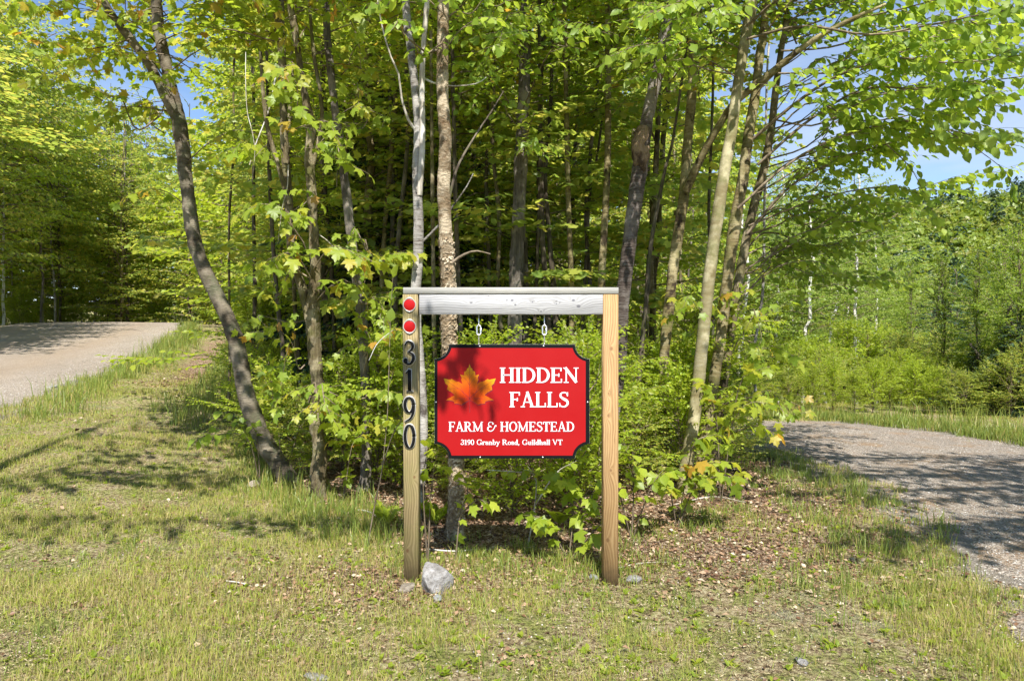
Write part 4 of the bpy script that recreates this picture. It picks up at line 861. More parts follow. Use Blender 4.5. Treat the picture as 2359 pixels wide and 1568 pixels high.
T['r2'] = big_tree('birch_tree', 6.9, [(1640, 1060, 28), (1656, 960, 25), (1670, 860, 25), (1684, 760, 25), (1698, 670, 24), (1712, 590, 24), (1728, 510, 23), (1746, 440, 22), (1762, 380, 21), (1776, 300, 19), (1788, 200, 17), (1802, 100, 15), (1815, 0, 14)], 'mossy',
    'rightmost brown trunk of the clump, curving right under the overhanging leaves', crowns=[(('oval', 1), 4.4, .9, 1.0, 2.2)], sides=12)

slim = [
 ('hardwood_tree', 8.2, [(1275, 1000, 16), (1268, 850, 15), (1262, 700, 15), (1250, 560, 14), (1247, 430, 14), (1245, 300, 13), (1243, 0, 11)], 'dark', 'slim dark trunk of a twin pair right of the shaggy trunk, upright stem'),
 ('hardwood_tree', 8.3, [(1290, 1000, 20), (1284, 850, 18), (1279, 700, 16), (1270, 600, 14), (1262, 500, 12), (1256, 400, 12), (1268, 250, 10), (1272, 100, 9), (1276, 0, 8)], 'dark', 'slim dark trunk of a twin pair right of the shaggy trunk, kinked stem'),
 ('hardwood_tree', 8.0, [(1318, 1040, 16), (1317, 850, 15), (1316, 650, 15), (1310, 480, 14), (1306, 300, 13), (1303, 150, 12), (1300, 0, 11)], 'gold', 'slim olive-brown trunk above the plain end of the sign board'),
 ('hardwood_tree', 7.8, [(1372, 1080, 21), (1378, 900, 20), (1384, 730, 19), (1388, 600, 19), (1395, 480, 18), (1400, 350, 17), (1401, 180, 16), (1400, 0, 15)], 'gold', 'straight mossy gold trunk just left of the plain post top'),
 ('hardwood_tree', 8.8, [(1335, 1000, 12), (1338, 850, 11), (1345, 700, 10), (1352, 560, 8), (1362, 420, 7), (1380, 330, 6)], 'dark', 'thin dark sapling trunk leaning right over the sign'),
 ('hardwood_tree', 8.6, [(1470, 1060, 18), (1480, 900, 18), (1488, 740, 17), (1497, 600, 17), (1506, 480, 16), (1515, 300, 14), (1520, 100, 12), (1522, 0, 10)], 'mossy', 'mossy trunk between the cherry trunk and the golden birch'),
 ('hardwood_tree', 7.4, [(1080, 1080, 13), (1072, 900, 12), (1062, 760, 12), (1055, 620, 12), (1050, 480, 12), (1046, 300, 11), (1042, 100, 10), (1040, 0, 9)], 'dark', 'thin dark trunk close behind the peeling trunk, right side'),
 ('hardwood_tree', 7.2, [(1006, 1100, 14), (1004, 900, 13), (1000, 750, 12), (998, 600, 11), (996, 420, 10), (994, 200, 9)], 'mossy', 'thin mossy trunk in the gap between pale and peeling trunks'),
 ('hardwood_tree', 8.2, [(650, 1060, 13), (645, 930, 13), (652, 820, 12), (640, 700, 12), (630, 580, 11), (622, 430, 11), (618, 300, 9)], 'dark', 'thin dark trunk seen behind the S-bent and mossy trunks'),
 ('hardwood_tree', 9.0, [(905, 1080, 14), (903, 900, 14), (900, 740, 13), (902, 600, 13), (905, 450, 12), (900, 250, 11), (895, 0, 9)], 'grey', 'slim grey trunk in shade just left of the number post'),
 ('hardwood_tree', 8.6, [(1128, 1050, 12), (1125, 900, 11), (1130, 760, 11), (1126, 600, 10), (1120, 430, 10), (1124, 250, 8)], 'dark', 'thin dark trunk between the peeling and shaggy trunks'),
 ('hardwood_tree', 8.2, [(1240, 1050, 11), (1236, 900, 11), (1232, 760, 10), (1236, 640, 9), (1240, 540, 8)], 'dark', 'thin bare grey stick trunk right of the shaggy trunk'),
 ('hardwood_tree', 7.2, [(1450, 1100, 14), (1466, 960, 13), (1475, 840, 13), (1488, 700, 12), (1500, 560, 11), (1530, 400, 9), (1560, 260, 7)], 'dark', 'thin dark trunk crossing behind the cherry trunk'),
 ('hardwood_tree', 9.2, [(760, 1060, 12), (768, 900, 12), (770, 760, 11), (762, 600, 11), (748, 420, 10), (742, 200, 9)], 'dark', 'thin dark trunk in shade behind the mossy maple'),
]
M['bark_deadw'] = M['deadwood']
for i, (nm, D, pts, bk, lab) in enumerate(slim):
    big_tree(nm, D, pts, bk, lab, crowns=[(('oval' if i % 2 else 'maple', i % 2), 3.9 + .4 * (i % 3), .7, .7, i * 1.1)] if (bk != 'deadw' and i % 3 == 0) else (), sides=9, step=.12, rough=.05, ztop=9 if bk != 'deadw' else 0)

# loose bark curls on the peeling trunk, burl on the cherry
rng = np.random.default_rng(5)
root, A, rr = T['peel']; G = Geo()
for i in range(1100):
    j = rng.integers(4, int(len(A) * .55)); th = rng.uniform(math.pi * .9, math.pi * 2.1); c, s = math.cos(th), math.sin(th)
    nrm_ = np.array([c, s, 0.0]); tg = np.array([-s, c, 0.0]); p = A[j] + nrm_ * rr[j] * 1.0 + np.array([0, 0, rng.uniform(-.03, .03)])
    w, h, o_ = rng.uniform(.006, .02), rng.uniform(.006, .022), rng.uniform(.003, .014)
    V = [p - tg * w, p + np.array([0, 0, h]) * .2 + nrm_ * o_ * .3, p + tg * w * rng.uniform(.2, 1) + nrm_ * o_ + np.array([0, 0, rng.uniform(-h, h)]), p - tg * w * .6 + np.array([0, 0, -h]) + nrm_ * o_ * .6]
    G.add(V, None, [(0, 1, 2, 3)])
o = mesh_obj('bark_curls', G.mesh('flakes', M['bark_flake'], smooth=False), root); o['kind'] = 'stuff'
root, A, rr = T['burl']; i = np.argmin(np.abs(A[:, 2] + root.location.z - P(1480, 350, 6.1)[2])); c = A[i]
th = np.linspace(0, 2 * np.pi, 16, endpoint=False); G = Geo(); rngb = np.random.default_rng(9)
pth = np.array([A[max(0, min(len(A) - 1, i + int(round((u - .5) * 8))))] * [1, 1, 0] + [0, 0, c[2] + (u - .5) * .42] + np.array([-.022 * math.sin(math.pi * u), -.018 * math.sin(math.pi * u), 0]) for u in np.linspace(0, 1, 14)])
V, q, t = tube_geo(pth, .050 + .026 * np.sin(np.pi * np.linspace(0, 1, 14)) ** .7, 18, rngb, .17); G.add(V, t, q)
mesh_obj('burl', G.mesh('burl', M['burl']), root)

# ------------------------------------------------------------------ overhanging leafy boughs of the right-hand clump
def bough_on(tree, paths, kind, mat, size, gap, tw_gap, seed, tw_len=.22, limit=300, near=None, r0=.012, droop=.6, tilt=.45, bmat='twig'):
    root = tree[0]; base = np.array(root.location); rng = np.random.default_rng(seed); LV = Leaves()
    for pth in paths:
        pts, d0, d1, *rest = pth; rad = rest[0] if rest else r0; tt = np.linspace(0, 1, len(pts))
        Q = np.array([P(a, b, d0 + (d1 - d0) * u) for (a, b), u in zip(pts, tt)]) - base; Q = resample(Q, max(8, len(pts) * 3))
        G = Geo(); branch(rng, LV, G, None, None, 1, size, gap, tw_gap, rad, True, tw_len, droop, tilt, path=Q)
        o = mesh_obj('branch', G.mesh('branch', M[bmat]), root)
    a = LV.arr(); dist = np.linalg.norm(a[0] + base - np.array([0, 0, EYE]), axis=1)
    w = (a[0] + base); vis = np.abs(w[:, 0] / w[:, 1]) < .76; vis &= ((w[:, 2] - EYE) / w[:, 1] < .5)
    leaf_parts(root, kind, a, mat, rng, limit, rank=dist / a[3] + np.where(vis, 0, 1e3))
bough_on(T['r1'], [
  ([(1735, 320), (1830, 240), (1930, 175), (2060, 135), (2200, 145), (2370, 125)], 6.4, 5.2, .016),
  ([(1745, 380), (1860, 280), (1990, 205), (2120, 205), (2250, 190), (2400, 170)], 6.4, 5.6, .014),
  ([(1752, 200), (1850, 110), (1960, 50), (2080, 20), (2230, -20)], 6.5, 5.3, .014),
  ([(1700, 480), (1800, 390), (1900, 330), (2020, 290), (2160, 270), (2330, 225)], 6.4, 5.5, .014),
], 'oval', M['beech'], .098, .062, .15, 11, limit=300)
bough_on(T['r2'], [
  ([(1720, 540), (1820, 430), (1930, 370), (2050, 330), (2180, 300), (2330, 340)], 6.8, 5.8, .014),
  ([(1725, 520), (1850, 470), (1960, 440), (2060, 430), (2130, 450)], 6.8, 6.0, .010),
  ([(2040, 330), (2100, 390), (2140, 470), (2180, 540)], 6.0, 5.9, .005),
  ([(1700, 640), (1800, 560), (1900, 520), (1990, 510), (2040, 525)], 6.9, 6.4, .008),
  ([(2180, 300), (2260, 350), (2320, 400), (2335, 450)], 5.8, 5.7, .005),
  ([(1690, 700), (1780, 620), (1860, 600), (1920, 615)], 6.9, 6.5, .007),
], 'oval', M['beech'], .088, .055, .14, 12, limit=300)
bough_on(T['pale'], [
  ([(1720, 60), (1820, -20), (1960, -60), (2120, -80), (2300, -60)], 6.2, 4.4, .014),
  ([(1720, 90), (1850, 60), (2000, 80), (2130, 60), (2280, 30), (2420, 10)], 6.2, 4.5, .014),
  ([(1700, 180), (1600, 120), (1520, 100), (1440, 60)], 6.2, 5.4, .008),
  ([(1730, -10), (1640, -10), (1560, 20), (1480, 10)], 6.2, 5.0, .008),
], 'oval', M['beech'], .092, .062, .16, 13, limit=300)
# maple sprays of the left group
bough_on(T['pair'], [
  ([(716, 640), (680, 585), (640, 590), (600, 625)], 5.95, 5.3, .006),
  ([(722, 620), (760, 570), (800, 575), (840, 600)], 5.95, 5.4, .006),
  ([(700, 560), (650, 490), (610, 470), (575, 480)], 5.95, 5.4, .006),
  ([(722, 700), (760, 660), (790, 650), (812, 665)], 5.95, 5.6, .004),
], 'maple', M['maple'], .115, .075, .10, 21, tw_len=.42, limit=260, droop=.9, tilt=.4)
bough_on(T['shade'], [
  ([(820, 640), (860, 600), (900, 590), (945, 580)], 6.2, 5.2, .004),
  ([(838, 820), (870, 780), (905, 760), (925, 770)], 6.2, 5.4, .004),
  ([(846, 930), (800, 960), (760, 985)], 6.2, 5.7, .004),
  ([(846, 900), (880, 900), (915, 905)], 6.2, 5.4, .003),
  ([(840, 980), (880, 960), (920, 975)], 6.2, 5.5, .003),
  ([(830, 740), (790, 700), (770, 705)], 6.2, 5.8, .003),
], 'maple', M['maple'], .095, .07, .09, 22, tw_len=.35, limit=200, droop=.9)
bough_on(T['curve'], [
  ([(425, 380), (480, 330), (540, 300), (600, 310)], 6.7, 6.2, .007),
  ([(385, 170), (450, 120), (520, 90), (600, 60), (660, 70)], 6.7, 5.9, .008),
  ([(300, 90), (230, 110), (160, 110), (90, 95), (40, 70)], 6.5, 6.0, .008),
  ([(262, 40), (190, 20), (110, 25), (60, 10)], 6.4, 5.6, .007),
  ([(366, 60), (440, 10), (520, -10), (620, 0)], 6.7, 5.6, .008),
  ([(436, 480), (380, 440), (320, 440), (270, 470)], 6.7, 6.4, .006),
  ([(400, 230), (330, 240), (270, 270), (220, 290)], 6.7, 6.4, .005),
], 'maple', M['maple'], .10, .07, .13, 23, tw_len=.32, limit=300, droop=.7)
bough_on(T['peel'], [([(1022, 120), (1060, 70), (1110, 40), (1160, 50)], 4.9, 4.5, .005), ([(1020, 30), (970, -10), (900, -10), (850, 20)], 4.9, 4.4, .005)], 'oval', M['beech'], .08, .06, .10, 24, tw_len=.3, limit=100)
bough_on(T['shag'], [([(1205, 250), (1260, 130), (1330, 70), (1390, 60)], 7.4, 5.6, .008), ([(1205, 300), (1150, 200), (1090, 150), (1050, 140)], 7.4, 6.4, .006), ([(1210, 60), (1180, 30), (1160, 60), (1150, 110)], 7.0, 5.2, .006)], 'oval', M['beech'], .09, .06, .12, 25, tw_len=.3, limit=200)

# more boughs of the same trees, reaching over the driveway and towards the viewer
def more_boughs(tree, seed, n, start, end, kind, mat, size, limit=0, **kw):
    """start/end: ((px lo, hi), (py lo, hi), (depth lo, hi)) boxes"""
    rb = np.random.default_rng(seed); ps = []
    for i in range(n):
        f = (i + .5) / n; y0 = start[1][0] + (start[1][1] - start[1][0]) * f + rb.uniform(-15, 15); y1 = end[1][0] + (end[1][1] - end[1][0]) * f + rb.uniform(-30, 30)
        x0 = np.interp(y0, [c[1] for c in start[0]], [c[0] for c in start[0]]) if isinstance(start[0][0], tuple) else rb.uniform(*start[0]); x1 = rb.uniform(*end[0])
        d0 = rb.uniform(*start[2]); d1 = rb.uniform(*end[2]); arch = kw.get('arch', 50) * rb.uniform(.3, 1.4)
        pp = []
        for u in (0, .2, .4, .6, .8, 1):
            w_ = 0 if u == 0 else kw.get('wob', 22)
            pp.append((x0 + (x1 - x0) * u + rb.normal(0, w_ * .5), y0 + (y1 - y0) * u - arch * math.sin(math.pi * u) * 1.1 + rb.normal(0, w_)))
        ps.append((pp, d0, d1, rb.uniform(.004, .010)))
    bough_on(tree, ps, kind, mat, size, kw.get('gap', .06), kw.get('tw_gap', .13), seed + 1, tw_len=kw.get('tw_len', .26), limit=limit, droop=kw.get('droop', .6), tilt=.5)
LINE_R = [(1815, 0), (1788, 200), (1762, 380), (1728, 510), (1698, 670)]
more_boughs(T['r2'], 300, 17, (LINE_R, (40, 640), (6.8, 7.2)), ((2050, 2480), (-60, 420), (6.0, 7.4)), 'oval', M['beech'], .09, arch=60)
more_boughs(T['r1'], 310, 12, (LINE_R, (-40, 400), (6.3, 6.6)), ((2150, 2600), (-80, 330), (4.8, 6.0)), 'oval', M['beech'], .095, arch=50)
more_boughs(T['gold'], 320, 11, (LINE_R, (480, 720), (7.0, 7.6)), ((1880, 2150), (420, 620), (7.0, 8.4)), 'oval', M['beech'], .08, arch=25, tw_len=.3)
more_boughs(T['pale'], 330, 6, ((1640, 1730), (-60, 260), (6.2, 6.4)), ((1350, 1900), (-40, 200), (4.4, 5.6)), 'oval', M['beech'], .085, arch=20, tw_len=.24, tw_gap=.16)
more_boughs(T['burl'], 340, 5, ((1480, 1550), (-60, 260), (6.1, 6.2)), ((1250, 1700), (-30, 170), (4.6, 5.4)), 'oval', M['beech'], .085, arch=20, tw_len=.24, tw_gap=.16)
more_boughs(T['shag'], 350, 5, ((1195, 1212), (0, 420), (7.3, 7.6)), ((1020, 1420), (20, 330), (5.4, 6.6)), 'oval', M['beech'], .085, arch=30, tw_len=.26, tw_gap=.15)
more_boughs(T['peel'], 360, 4, ((1015, 1030), (-60, 200), (4.95, 5.0)), ((830, 1200), (-20, 60), (4.3, 4.8)), 'oval', M['beech'], .075, arch=15, tw_len=.24, tw_gap=.14)
more_boughs(T['shade'], 370, 7, ((755, 800), (0, 460), (6.2, 6.5)), ((620, 960), (40, 420), (5.4, 6.6)), 'maple', M['maple'], .085, arch=30, tw_len=.3, tw_gap=.15, droop=.9, gap=.075)
more_boughs(T['pair'], 380, 6, ((650, 700), (0, 420), (5.9, 6.1)), ((480, 860), (30, 400), (5.0, 6.2)), 'maple', M['maple'], .10, arch=30, tw_len=.3, tw_gap=.15, droop=.9, gap=.08)
more_boughs(T['curve'], 390, 16, ((366, 420), (-60, 330), (6.6, 6.9)), ((20, 640), (-30, 260), (5.4, 7.6)), 'maple', M['maple'], .09, arch=30, tw_len=.3, tw_gap=.15, droop=.8, gap=.075)

more_boughs(T['pair'], 400, 6, ((700, 730), (420, 980), (5.9, 6.1)), ((560, 850), (460, 1010), (5.2, 5.9)), 'maple', M['maple'], .085, arch=25, tw_len=.4, tw_gap=.13, droop=.9, gap=.07)
more_boughs(T['shade'], 410, 8, ((810, 846), (560, 1000), (6.1, 6.3)), ((730, 940), (560, 1010), (5.4, 6.2)), 'maple', M['maple'], .08, arch=25, tw_len=.4, tw_gap=.13, droop=.9, gap=.07)
more_boughs(T['r2'], 420, 8, ((1640, 1720), (620, 960), (6.6, 6.9)), ((1560, 1860), (640, 960), (6.0, 6.8)), 'maple', M['maple'], .085, arch=25, tw_len=.4, tw_gap=.13, droop=.9, gap=.07)
rs = np.random.default_rng(432); tone = ['mossy', 'dark', 'grey', 'gold', 'smooth', 'birchgrey']
for i, px in enumerate((525, 590, 775, 870, 925, 1095, 1160, 1300, 1350, 1510, 1640, 1745, 690, 1220)):
    D_ = rs.uniform(8.2, 10.5); ln = rs.uniform(-40, 60); wd = rs.uniform(8, 16) * 8.5 / D_; xs = px + ln * np.linspace(0, 1, 7) + rs.normal(0, 6, 7)
    big_tree('young_tree', D_, [(xs[j], 1010 - j * 170, wd * (1 - j * .06)) for j in range(7)], tone[i % 6], ['thin straight', 'slightly leaning', 'thin kinked'][i % 3] + ' %s stem %s' % (BK[tone[i % 6]], ['seen left of the S-bent trunk top', 'between the S-bent and mossy trunks', 'right of the mossy maple', 'left of the number post, nearer', 'left of the number post, farther', 'right of the peeling trunk', 'left of the shaggy trunk', 'above the sign lettering', 'left of the plain post', 'behind the golden birch', 'behind the pale birch', 'at the right edge of the clump', 'behind the mossy maple', 'right of the shaggy trunk'][i]), group='thin stems among the shaded trunks', sides=7, step=.2, rough=.06, ztop=9)
def bough_world(tree, paths, kind, mat, size, seed, gap=.062, tw_gap=.13, tw_len=.24, r0=.012):
    root = tree[0] if isinstance(tree, tuple) else tree; base = np.array(root.location); rb = np.random.default_rng(seed); LV = Leaves()
    for pth in paths:
        Q = resample(np.array(pth, float) - base, 12); Q[1:] += np.cumsum(rb.normal(0, .025, (11, 3)), 0)
        G = Geo(); branch(rb, LV, G, None, None, 1, size, gap, tw_gap, r0, True, tw_len, .6, .5, path=Q); mesh_obj('branch', G.mesh('branch', M['twig']), root)
    o = mesh_obj('foliage', leaf_mesh('foliage', kind, LV.arr(), mat, rb), root); o['kind'] = 'stuff'
# unseen maple added past the driveway so its long boughs shade the gravel
shade_maple = big_tree('maple_tree', 2.6, [(6700, 1640, 200), (6690, 1200, 170), (6660, 400, 150), (6600, -400, 140)], 'smooth', 'large unseen maple added beyond the driveway to shade the gravel', ztop=9)
rb = np.random.default_rng(404); ps = []; dmx, dmy = float(shade_maple[0].location.x), 2.6
for i in range(20):
    x1, y1, z1 = rb.uniform(2.3, 5.6), rb.uniform(.2, 3.3), rb.uniform(4.7, 6.3); z0 = z1 - rb.uniform(.2, 1.2)
    ps.append([(dmx, dmy, z0), (dmx + (x1 - dmx) * .35, dmy + (y1 - dmy) * .5, z0 + .5), (dmx + (x1 - dmx) * .7, dmy + (y1 - dmy) * .85, (z0 + z1) / 2 + .4), (x1, y1, z1)])
bough_world(shade_maple, ps, 'maple', M['maple'], .11, 405, gap=.08, tw_gap=.15, tw_len=.11, r0=.02)
# roadside maple left of the view: its boughs reach over the lawn and, just above the picture, towards the sign
lawn_maple = big_tree('maple_tree', 2.6, [(-1650, 1600, 190), (-1640, 1200, 170), (-1600, 700, 150), (-1580, 200, 140)], 'smooth', 'large roadside maple whose shade falls on the lawn', ztop=8)
rb = np.random.default_rng(414); ps = []
for x1, y1, z1 in ((-3.2, 4.6, 4.9), (-2.6, 3.9, 4.7), (-2.9, 3.1, 4.6), (-3.9, 5.2, 5.6), (-2.3, 2.9, 4.9), (-1.9, 3.3, 4.6), (-3.6, 2.6, 4.9), (-4.6, 5.4, 5.9), (-5.2, 4.4, 5.4))[:7]:
    ps.append([(-4.55, 2.6, z1 - .9), ((-4.6 + x1) / 2, (2.6 + y1) / 2, z1 - .1), (x1 * .9 - .4, y1, z1), (x1 + .2, y1 + .1, z1 - .15)])
bough_world(lawn_maple, ps, 'maple', M['maple'], .11, 415, gap=.085, tw_gap=.17, tw_len=.26, r0=.02)
ps = [[(-4.5, 2.5, 3.6), (-3.0, 1.6, 4.4), (-1.6, 1.35, 4.7), (-.45, 1.3, 4.6)], [(-2.4, 1.5, 4.55), (-1.2, 1.55, 4.6), (-.3, 1.55, 4.4), (.16, 1.6, 4.1)], [(-1.4, 1.6, 4.6), (-.5, 1.5, 4.35), (-.08, 1.5, 4.0)], [(-.9, 1.5, 4.6), (-.3, 1.45, 4.7), (.12, 1.4, 4.5)]]
bough_world(lawn_maple, ps, 'maple', M['maple'], .10, 425, gap=.08, tw_gap=.15, tw_len=.12, r0=.014)

MARKS = {'curve': 'the S-bent trunk', 'pair': 'the mossy scarred maple', 'shade': 'the furrowed grey trunk', 'birch': 'the pale scaly trunk', 'peel': 'the peeling tan trunk', 'shag': 'the shaggy trunk', 'burl': 'the cherry trunk with the burl', 'gold': 'the golden birch', 'pale': 'the pale yellow-green birch', 'r1': 'the crossed blotched trunk', 'r2': 'the rightmost clump trunk'}
_mk = [(v, np.array(T[q_][0].location)[:2]) for q_, v in MARKS.items()]; _seen = {}
ORD = ['', 'second ', 'third ', 'fourth ', 'fifth ', 'sixth ', 'seventh ', 'eighth ', 'ninth ', 'tenth ', 'eleventh ', 'twelfth ', 'thirteenth ', 'fourteenth ', 'fifteenth ', 'sixteenth ', 'seventeenth ', 'eighteenth ', 'nineteenth ', 'twentieth ']
def near_label(what, x, y):
    """says which landmark trunk the thing is seen behind or beside"""
    best = min(_mk, key=lambda m: abs(x / y - m[1][0] / m[1][1]) * 8 + abs(y - m[1][1]) * .12); d = x / y - best[1][0] / best[1][1]
    rel = 'seen right behind' if abs(d) < .02 else ('just left of' if d < 0 else 'just right of'); k_ = (what, rel, best[0]); _seen[k_] = _seen.get(k_, 0) + 1; i = _seen[k_]
    return '%s%s %s %s' % (ORD[min(i - 1, 19)], what, rel, best[0])
# ------------------------------------------------------------------ background trees: interior of the woods, roadside, beyond the driveway
_proto = {}
def trunk_mesh(key):
    """a standing trunk of 1 m radius-scale: height 1 unit, shared"""
    if key in _proto: return _proto[key]
    bk, i = key; rng = np.random.default_rng(i + 50); n = 26; t = np.linspace(0, 1, n)
    w = np.cumsum(rng.normal(0, 1, (n, 2)), 0) * .012; w -= w[0]; w += np.outer(t, rng.normal(0, .05, 2))
    H = 10.0; pth = np.column_stack([w * H * .35, t * H - .4]); r = .075 * (1 - .7 * t) + .02 * np.exp(-t * 25)
    V, q, tt = tube_geo(pth, r, 8, rng, .07)
    _proto[key] = (np_mesh('trunk', V, tt, M['bark_' + bk], smooth=True, quads=q), pth)
    return _proto[key]
cnt = 0
def bg_tree(x, y, ckey, bk, label, group, name='hardwood_tree', zc=.6, cs=1.0, cz=1.0, ts=1.0, th=1.0, drop=0.0, second=None, cat='tree'):
    global cnt; cnt += 1
    g = float(full_h(x, y)); root = empty(name, (x, y, g + drop), label, cat, group, rz=(cnt * 2.39) % 6.28)
    me_, pth = trunk_mesh((bk, cnt % 3)); o = mesh_obj('trunk', me_, root); o.scale = (ts, ts, th)
    for key, z0, s_, sz in [(ckey, zc, cs, cz)] + ([second] if second else []):
        a, b = get_crown(key)
        top = pth[min(25, int((z0 + 2) / (10 * th) * 25))]
        for nm, m_ in (('crown', a), ('twigs', b)):
            o = mesh_obj(nm, m_, root, (top[0] * ts * .7, top[1] * ts * .7, z0)); o.scale = (s_, s_, sz); o['kind'] = 'stuff'
    return root
rng = np.random.default_rng(77)
barks = ['dark', 'grey', 'mossy', 'smooth', 'gold', 'birchgrey', 'dark', 'cherry']
# woods behind the sign, row by row
def in_woods(x, y): return island(x, y) > 1.0 and not (drive_mask(x, y) > -1.0) and x > road_edge(y) + 3.2
spots = []
for row, (D, x0, x1, n) in enumerate([(9.6, -.34, .24, 6), (11.4, -.37, .27, 8), (13.5, -.40, .22, 8), (16.5, -.42, .26, 10), (20, -.42, .28, 10), (25, -.44, .30, 16), (32, -.46, .32, 18)]):
    for i in range(n):
        x = (x0 + (x1 - x0) * (i + .5 + rng.uniform(-.35, .35)) / n) * D; y = D + rng.uniform(-.9, .9) * (D / 12)
        if not in_woods(x, y) and not (12 < y and x > 0 and drive_mask(x, y) < -1): continue
        spots.append((x, y, row))
for (x, y, row) in spots:
    if row < 5:
        far_ = row >= 3
        bg_tree(x, y, (['mid', 'mid', 'midlime'][rng.integers(3)], int(rng.integers(3))), barks[rng.integers(8)],
            near_label('slender leafy tree in the shady woods' if not far_ else 'leafy tree deep in the woods', x, y),
            'trees in the woods just behind the sign' if not far_ else 'trees deep in the woods behind the sign',
            zc=rng.uniform(1.0, 2.0) if row < 2 else rng.uniform(.3, 1.0), cs=rng.uniform(.9, 1.2), cz=(2.0 + .49 * y - .9) / 8 * rng.uniform(.9, 1.12), ts=rng.uniform(.5, 1.0), th=rng.uniform(1.0, 1.3))
    else:
        bg_tree(x, y, (['far', 'farlime'][rng.integers(2)], int(rng.integers(3))), barks[rng.integers(8)], 'tall tree closing off the far side of the woods behind the sign', 'tall trees on the far side of the woods', zc=.2, cs=rng.uniform(.9, 1.2), cz=rng.uniform(1.0, 1.3), ts=1.2, th=1.6)
# evergreen in the left part of the woods
for x, y, s_ in ((-1.6, 10.2, .8), (-.9, 12.4, .9), (-2.6, 13.2, 1.0)):
    bg_tree(x, y, ('hemlock', 0), 'dark', 'dark young hemlock among the hardwoods left of the number post', 'young hemlocks among the hardwoods', name='hemlock_tree', zc=.4, cs=s_, cz=s_, th=.95 * s_, ts=.7)
# edge of the woods along the ditch, running away beside the road
for i in range(15):
    y = 9.5 + i * 1.75 + rng.uniform(-.5, .5); x = road_edge(y) + 4.2 + rng.uniform(-.3, .9) + max(0, (12 - y)) * .55
    if y < 12: x = max(x, -3.9)
    bg_tree(x, y, (['mid', 'midlime'][i % 2], i % 3), barks[i % 8], 'leafy tree on the woods edge, %s from the sign along the ditch' % ['first', 'second', 'third', 'fourth', 'fifth', 'sixth', 'seventh', 'eighth', 'ninth', 'tenth', 'eleventh', 'twelfth', 'thirteenth', 'fourteenth', 'fifteenth'][i], 'trees on the woods edge along the ditch', zc=rng.uniform(.2, .6), cs=rng.uniform(.75, 1.0), cz=rng.uniform(.8, 1.0), ts=.8, th=1.5, second=(('far', i % 3), 4.0, .62, .8) if y > 11 else None)
# tall woods across the road
def left_woods(y, k_, jit): return road_edge(y) - 8.2 - 1.8 - k_ * 4.2 + jit
for k_ in range(4):
    for i in range(20):
        y = 17 + i * 2.6 + rng.uniform(-.9, .9); x = left_woods(y, k_, rng.uniform(-1, 1))
        if x / y < -.95: continue
        bg_tree(x, y, (['far', 'farlime', 'far'][rng.integers(3)], int(rng.integers(3))), ['birchgrey', 'grey', 'smooth', 'dark', 'white'][rng.integers(5)],
                ORD[i] + 'tall bare-stemmed tree in the front row across the dirt road' if k_ == 0 else 'tall tree behind the front row across the dirt road', 'trees across the dirt road, front row' if k_ == 0 else 'trees across the dirt road, behind the front row',
                zc=rng.uniform(2.0, 3.6) if k_ < 2 else rng.uniform(.0, .8), cs=rng.uniform(.95, 1.2), cz=rng.uniform(1.1, 1.45), ts=rng.uniform(.7, 1.3), th=1.9)
for i in range(34):
    y = 20 + i * 1.45 + rng.uniform(-.5, .5); x = road_edge(y) - 8.2 - rng.uniform(1.2, 5.5); s_ = rng.uniform(.7, 1.2)
    if x / y > -.95: bg_tree(x, y, ('bushdark' if i % 3 == 0 else 'bush', i % 3), 'dark', 'leafy thicket under the tall trees across the dirt road', 'undergrowth across the dirt road', name='shrub', zc=.0, cs=s_ * 1.3, cz=s_, ts=.1, th=.08, cat='shrub')
# where the road bends out of sight
for i in range(34):
    y = rng.uniform(42, 66); x = y * rng.uniform(-.60, -.30)
    bg_tree(x, y, (['far', 'farlime', 'midlime'][i % 3], i % 3), barks[i % 8], ORD[i // 3] + 'leafy tree where the dirt road bends out of sight, %s' % ['among the tallest', 'set well back', 'close to the verge'][i % 3], 'trees at the bend of the dirt road', zc=.1, cs=rng.uniform(.8, 1.1), cz=rng.uniform(.9, 1.25), ts=1.2, th=1.6)
# beyond the driveway
def at(px, D): return (px - 1179.5) / F * D
n_ = 0
for px, D, s_, z_, dr in ((1700, 17, 1.0, .55, 0), (1790, 20, 1.1, .62, 0), (1850, 18, 1.0, .55, 0), (1900, 23, 1.2, .7, 0), (1965, 20, 1.05, .62, 0), (2020, 26, 1.2, .75, 0), (1740, 25, 1.2, .8, 0), (1820, 28, 1.2, .85, 0), (1640, 22, 1.1, .8, 0)):
    bg_tree(at(px, D), D, ('pale', n_ % 3), 'white', ORD[n_] + ['slim white-barked birch', 'white birch with silvery leaves', 'bushy pale birch'][n_ % 3] + ' beyond the driveway bend, counted in a row', 'pale birches beyond the driveway', name='birch_tree', zc=.8, cs=s_, cz=z_ * 1.25, ts=.9, th=z_ * 1.15); n_ += 1
for i in range(95):
    D = rng.uniform(24, 62); px = rng.uniform(1680, 2650); D = D * .5 + 33 if 2030 < px < 2330 else D; x = at(px, D)
    ok = ['aspen', 'pale', 'mid', 'aspen', 'mid'][rng.integers(5)]
    ytop = np.interp(px, [1680, 1950, 2060, 2250, 2400, 2650], [520, 570, 680, 690, 640, 600]) + rng.uniform(-30, 60)
    H = EYE + (784 - ytop) / F * D - float(full_h(x, D)); cz = H / ((12 if ok == 'far' else 8) * 1.05)
    bg_tree(x, D, (ok, int(rng.integers(3))), ['white', 'grey', 'birchgrey'][i % 3], 'mid-sized leafy tree in the hollow between the driveway and the hill', 'trees in the hollow below the hill', zc=.0, cs=cz * rng.uniform(1.0, 1.35), cz=cz, ts=.8, th=H / 14)
